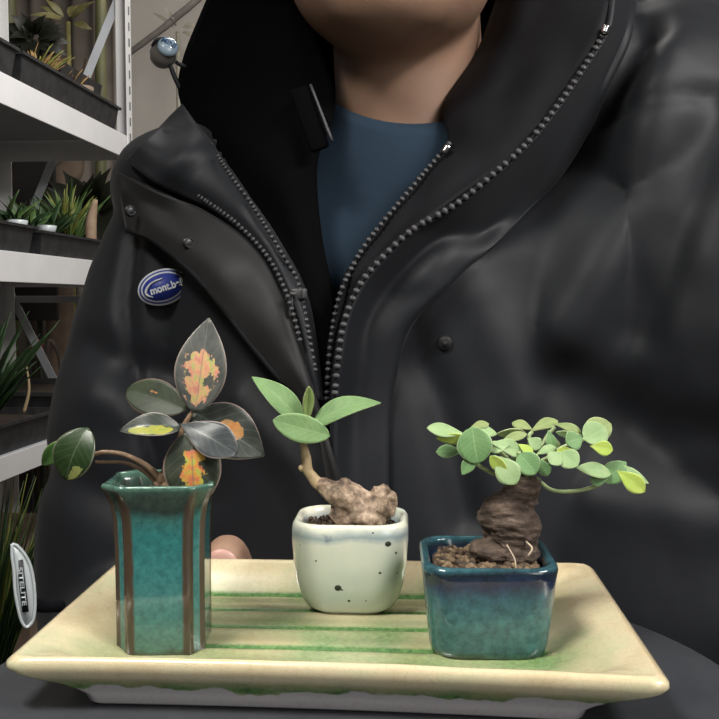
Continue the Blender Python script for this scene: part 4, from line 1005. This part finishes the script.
# ================================================================ BEHIND THE RACK
def sil(name, pts, r, m, label, cat): 
    bm = bmesh.new(); stube(bm, pts, r, 12, 30)
    for v in bm.verts: v.co += V((noise.noise(v.co*12), 0, 0))*.008
    return tag(obj(name, bm, m), label, cat)
bamboo = simple('bamboo', (.06, .065, .025), (.12, .12, .05), 12, .6); bark = simple('dark_bark', (.05, .04, .032), (.10, .08, .065), 20, .9, .5, .01)
def floorY(px, Y): p = at(px, 300, Y); return V((p.x, Y, .0))
def col(name, px0, px1, Y, r, m, label, cat):
    a = at(px0, 0, Y); a.z = 2.5; b_ = at(px1, 600, Y); b_.z = 0
    return sil(name, [b_, b_*.5+a*.5, a], r, m, label, cat)
col('bamboo_pole', 11, 9, 3.0, [.025, .024, .022], bamboo, 'olive bamboo pole behind the rack, leftmost', 'pole')
col('bamboo_pole', 103, 98, 3.0, [.018, .018, .016], bamboo, 'thin bamboo pole behind the rack beside the white post', 'pole')
sil('leaning_tree', [V((at(55, 300, 3.1).x, 3.1, 0)), at(60, 240, 3.1), at(72, 160, 3.1), at(90, 60, 3.15)], [.05, .045, .04, .015], simple('brown_bark', (.11, .075, .055), (.19, .14, .10), 20, .9), 'leaning brown tree trunk seen between the shelves', 'tree')
bm = bmesh.new(); pA = at(44, 150, 2.75); 
box(bm, V(((at(-30, 200, 2.8).x+at(56, 200, 2.8).x)/2, 2.8, ZC+.20)), (at(56, 200, 2.8).x-at(-30, 200, 2.8).x, .02, .52), None, .003)
dk = simple('dark_board', (.006, .006, .006), (.014, .012, .011), 8, .9); 
box(bm, V((at(20, 200, 2.8).x, 2.8, .55)), (.04, .02, 1.1)); tag(obj('dark_board', bm, dk, None, False), 'black board standing behind the rack between the shelves', 'board')
def shrub(px, py, Y, n, L, wd, mats, label, seed, spread=1.6, cat='plant'):
    b0 = at(px, py, Y); rnd = random.Random(seed); bm = bmesh.new()
    stube(bm, [V((b0.x, Y, 0)), b0], [.012, .008], 8, 6, 0)
    for i in range(n):
        a = rnd.uniform(0, 6.283); e = rnd.uniform(-.4, 1.2); d = V((math.cos(a), math.sin(a)*.5, e)).normalized(); l = L*rnd.uniform(.6, 1.1)
        f0 = len(bm.faces); leaf_bm(bm, b0+d*.02, b0+d*l+V((0, 0, -l*.2)), wd, V((0, -1, .3)), curl=.12, fold=.2, shape=3, nt_=7, ns=1)
    o = obj('broadleaf_shrub', bm, mats); return tag(o, label, cat)
shrub(34, 40, 2.85, 60, .10, .035, [plant_mat('foliage_painted_shade', (.008, .010, .006), (.018, .02, .012))], 'bushy plant behind the top shelf, shade painted into its nearly black leaves', 21)  # plant in shadow: the shade is put into the leaf colour
shrub(68, 22, 3.15, 10, .12, .022, [plant_mat('foliage_olive', (.15, .14, .05), (.22, .20, .08))], 'pale olive star-leaved plant behind the top shelf', 22)
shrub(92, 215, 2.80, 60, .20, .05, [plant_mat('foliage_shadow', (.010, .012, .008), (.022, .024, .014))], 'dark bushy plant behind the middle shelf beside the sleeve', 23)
sil('bare_tree', [at(118, 62, 3.2), at(145, 42, 3.2), at(172, 20, 3.2), at(205, -8, 3.2), at(260, -60, 3.2), V((at(300, 0, 3.2).x, 3.2, 2.3)), V((at(330, 0, 3.2).x, 3.2, 0.02))], [.008, .010, .012, .013, .02, .025, .03], simple('grey_bark', (.06, .055, .05), (.11, .10, .09), 20, .9), 'dark bare branch against the pale wall above the shoulder', 'tree')
shrub(178, 32, 3.25, 9, .12, .014, [plant_mat('foliage_grey', (.16, .15, .12), (.22, .21, .17))], 'thin grey spiky leaves against the pale wall', 24)
q = at(45, 345, 2.7); bm = bmesh.new(); stube(bm, [V((q.x+.01, 2.7, 0.0)), q+V((.006, 0, -.18)), q+V((.004, 0, -.06)), q+V((.012, 0, .01)), q+V((.035, 0, -.02)), q+V((.04, 0, -.08))], [.008, .007, .005, .008, .005, .002], 8, 40)
for i in range(9): ell(bm, q+V((random.uniform(-.03, -.012), random.uniform(-.01, .01), random.uniform(-.02, .02))), (.012, .008, .012), None, 2, 1)
tag(obj('red_flower', bm, [bark, base('red_petal', (.30, .06, .05), .6)[0]]), 'small red flower on a dark curved stem seen under the middle shelf', 'flower')
bm = bmesh.new()
xl, xr = at(-60, 200, 3.35).x, at(117, 200, 3.35).x
for f_ in range(1):
    n_ = 60; top = []; bot = []
    for i in range(n_+1):
        x = xl+(xr-xl)*i/n_; y = 3.35+.018*math.sin(i*.9)+.01*noise.noise(V((i*.3, 0, 0)))
        bot.append(bm.verts.new((x, y, .02))); top.append(bm.verts.new((x, y+.01, 2.45)))
    for i in range(n_): bm.faces.new((bot[i], bot[i+1], top[i+1], top[i]))
tag(solid(obj('hanging_sheet', bm, simple('brown_sheet', (.10, .085, .070), (.20, .175, .15), 3.5, .8, .2, .004)), .004), 'brownish sheet hanging against the wall behind the rack', 'sheet')
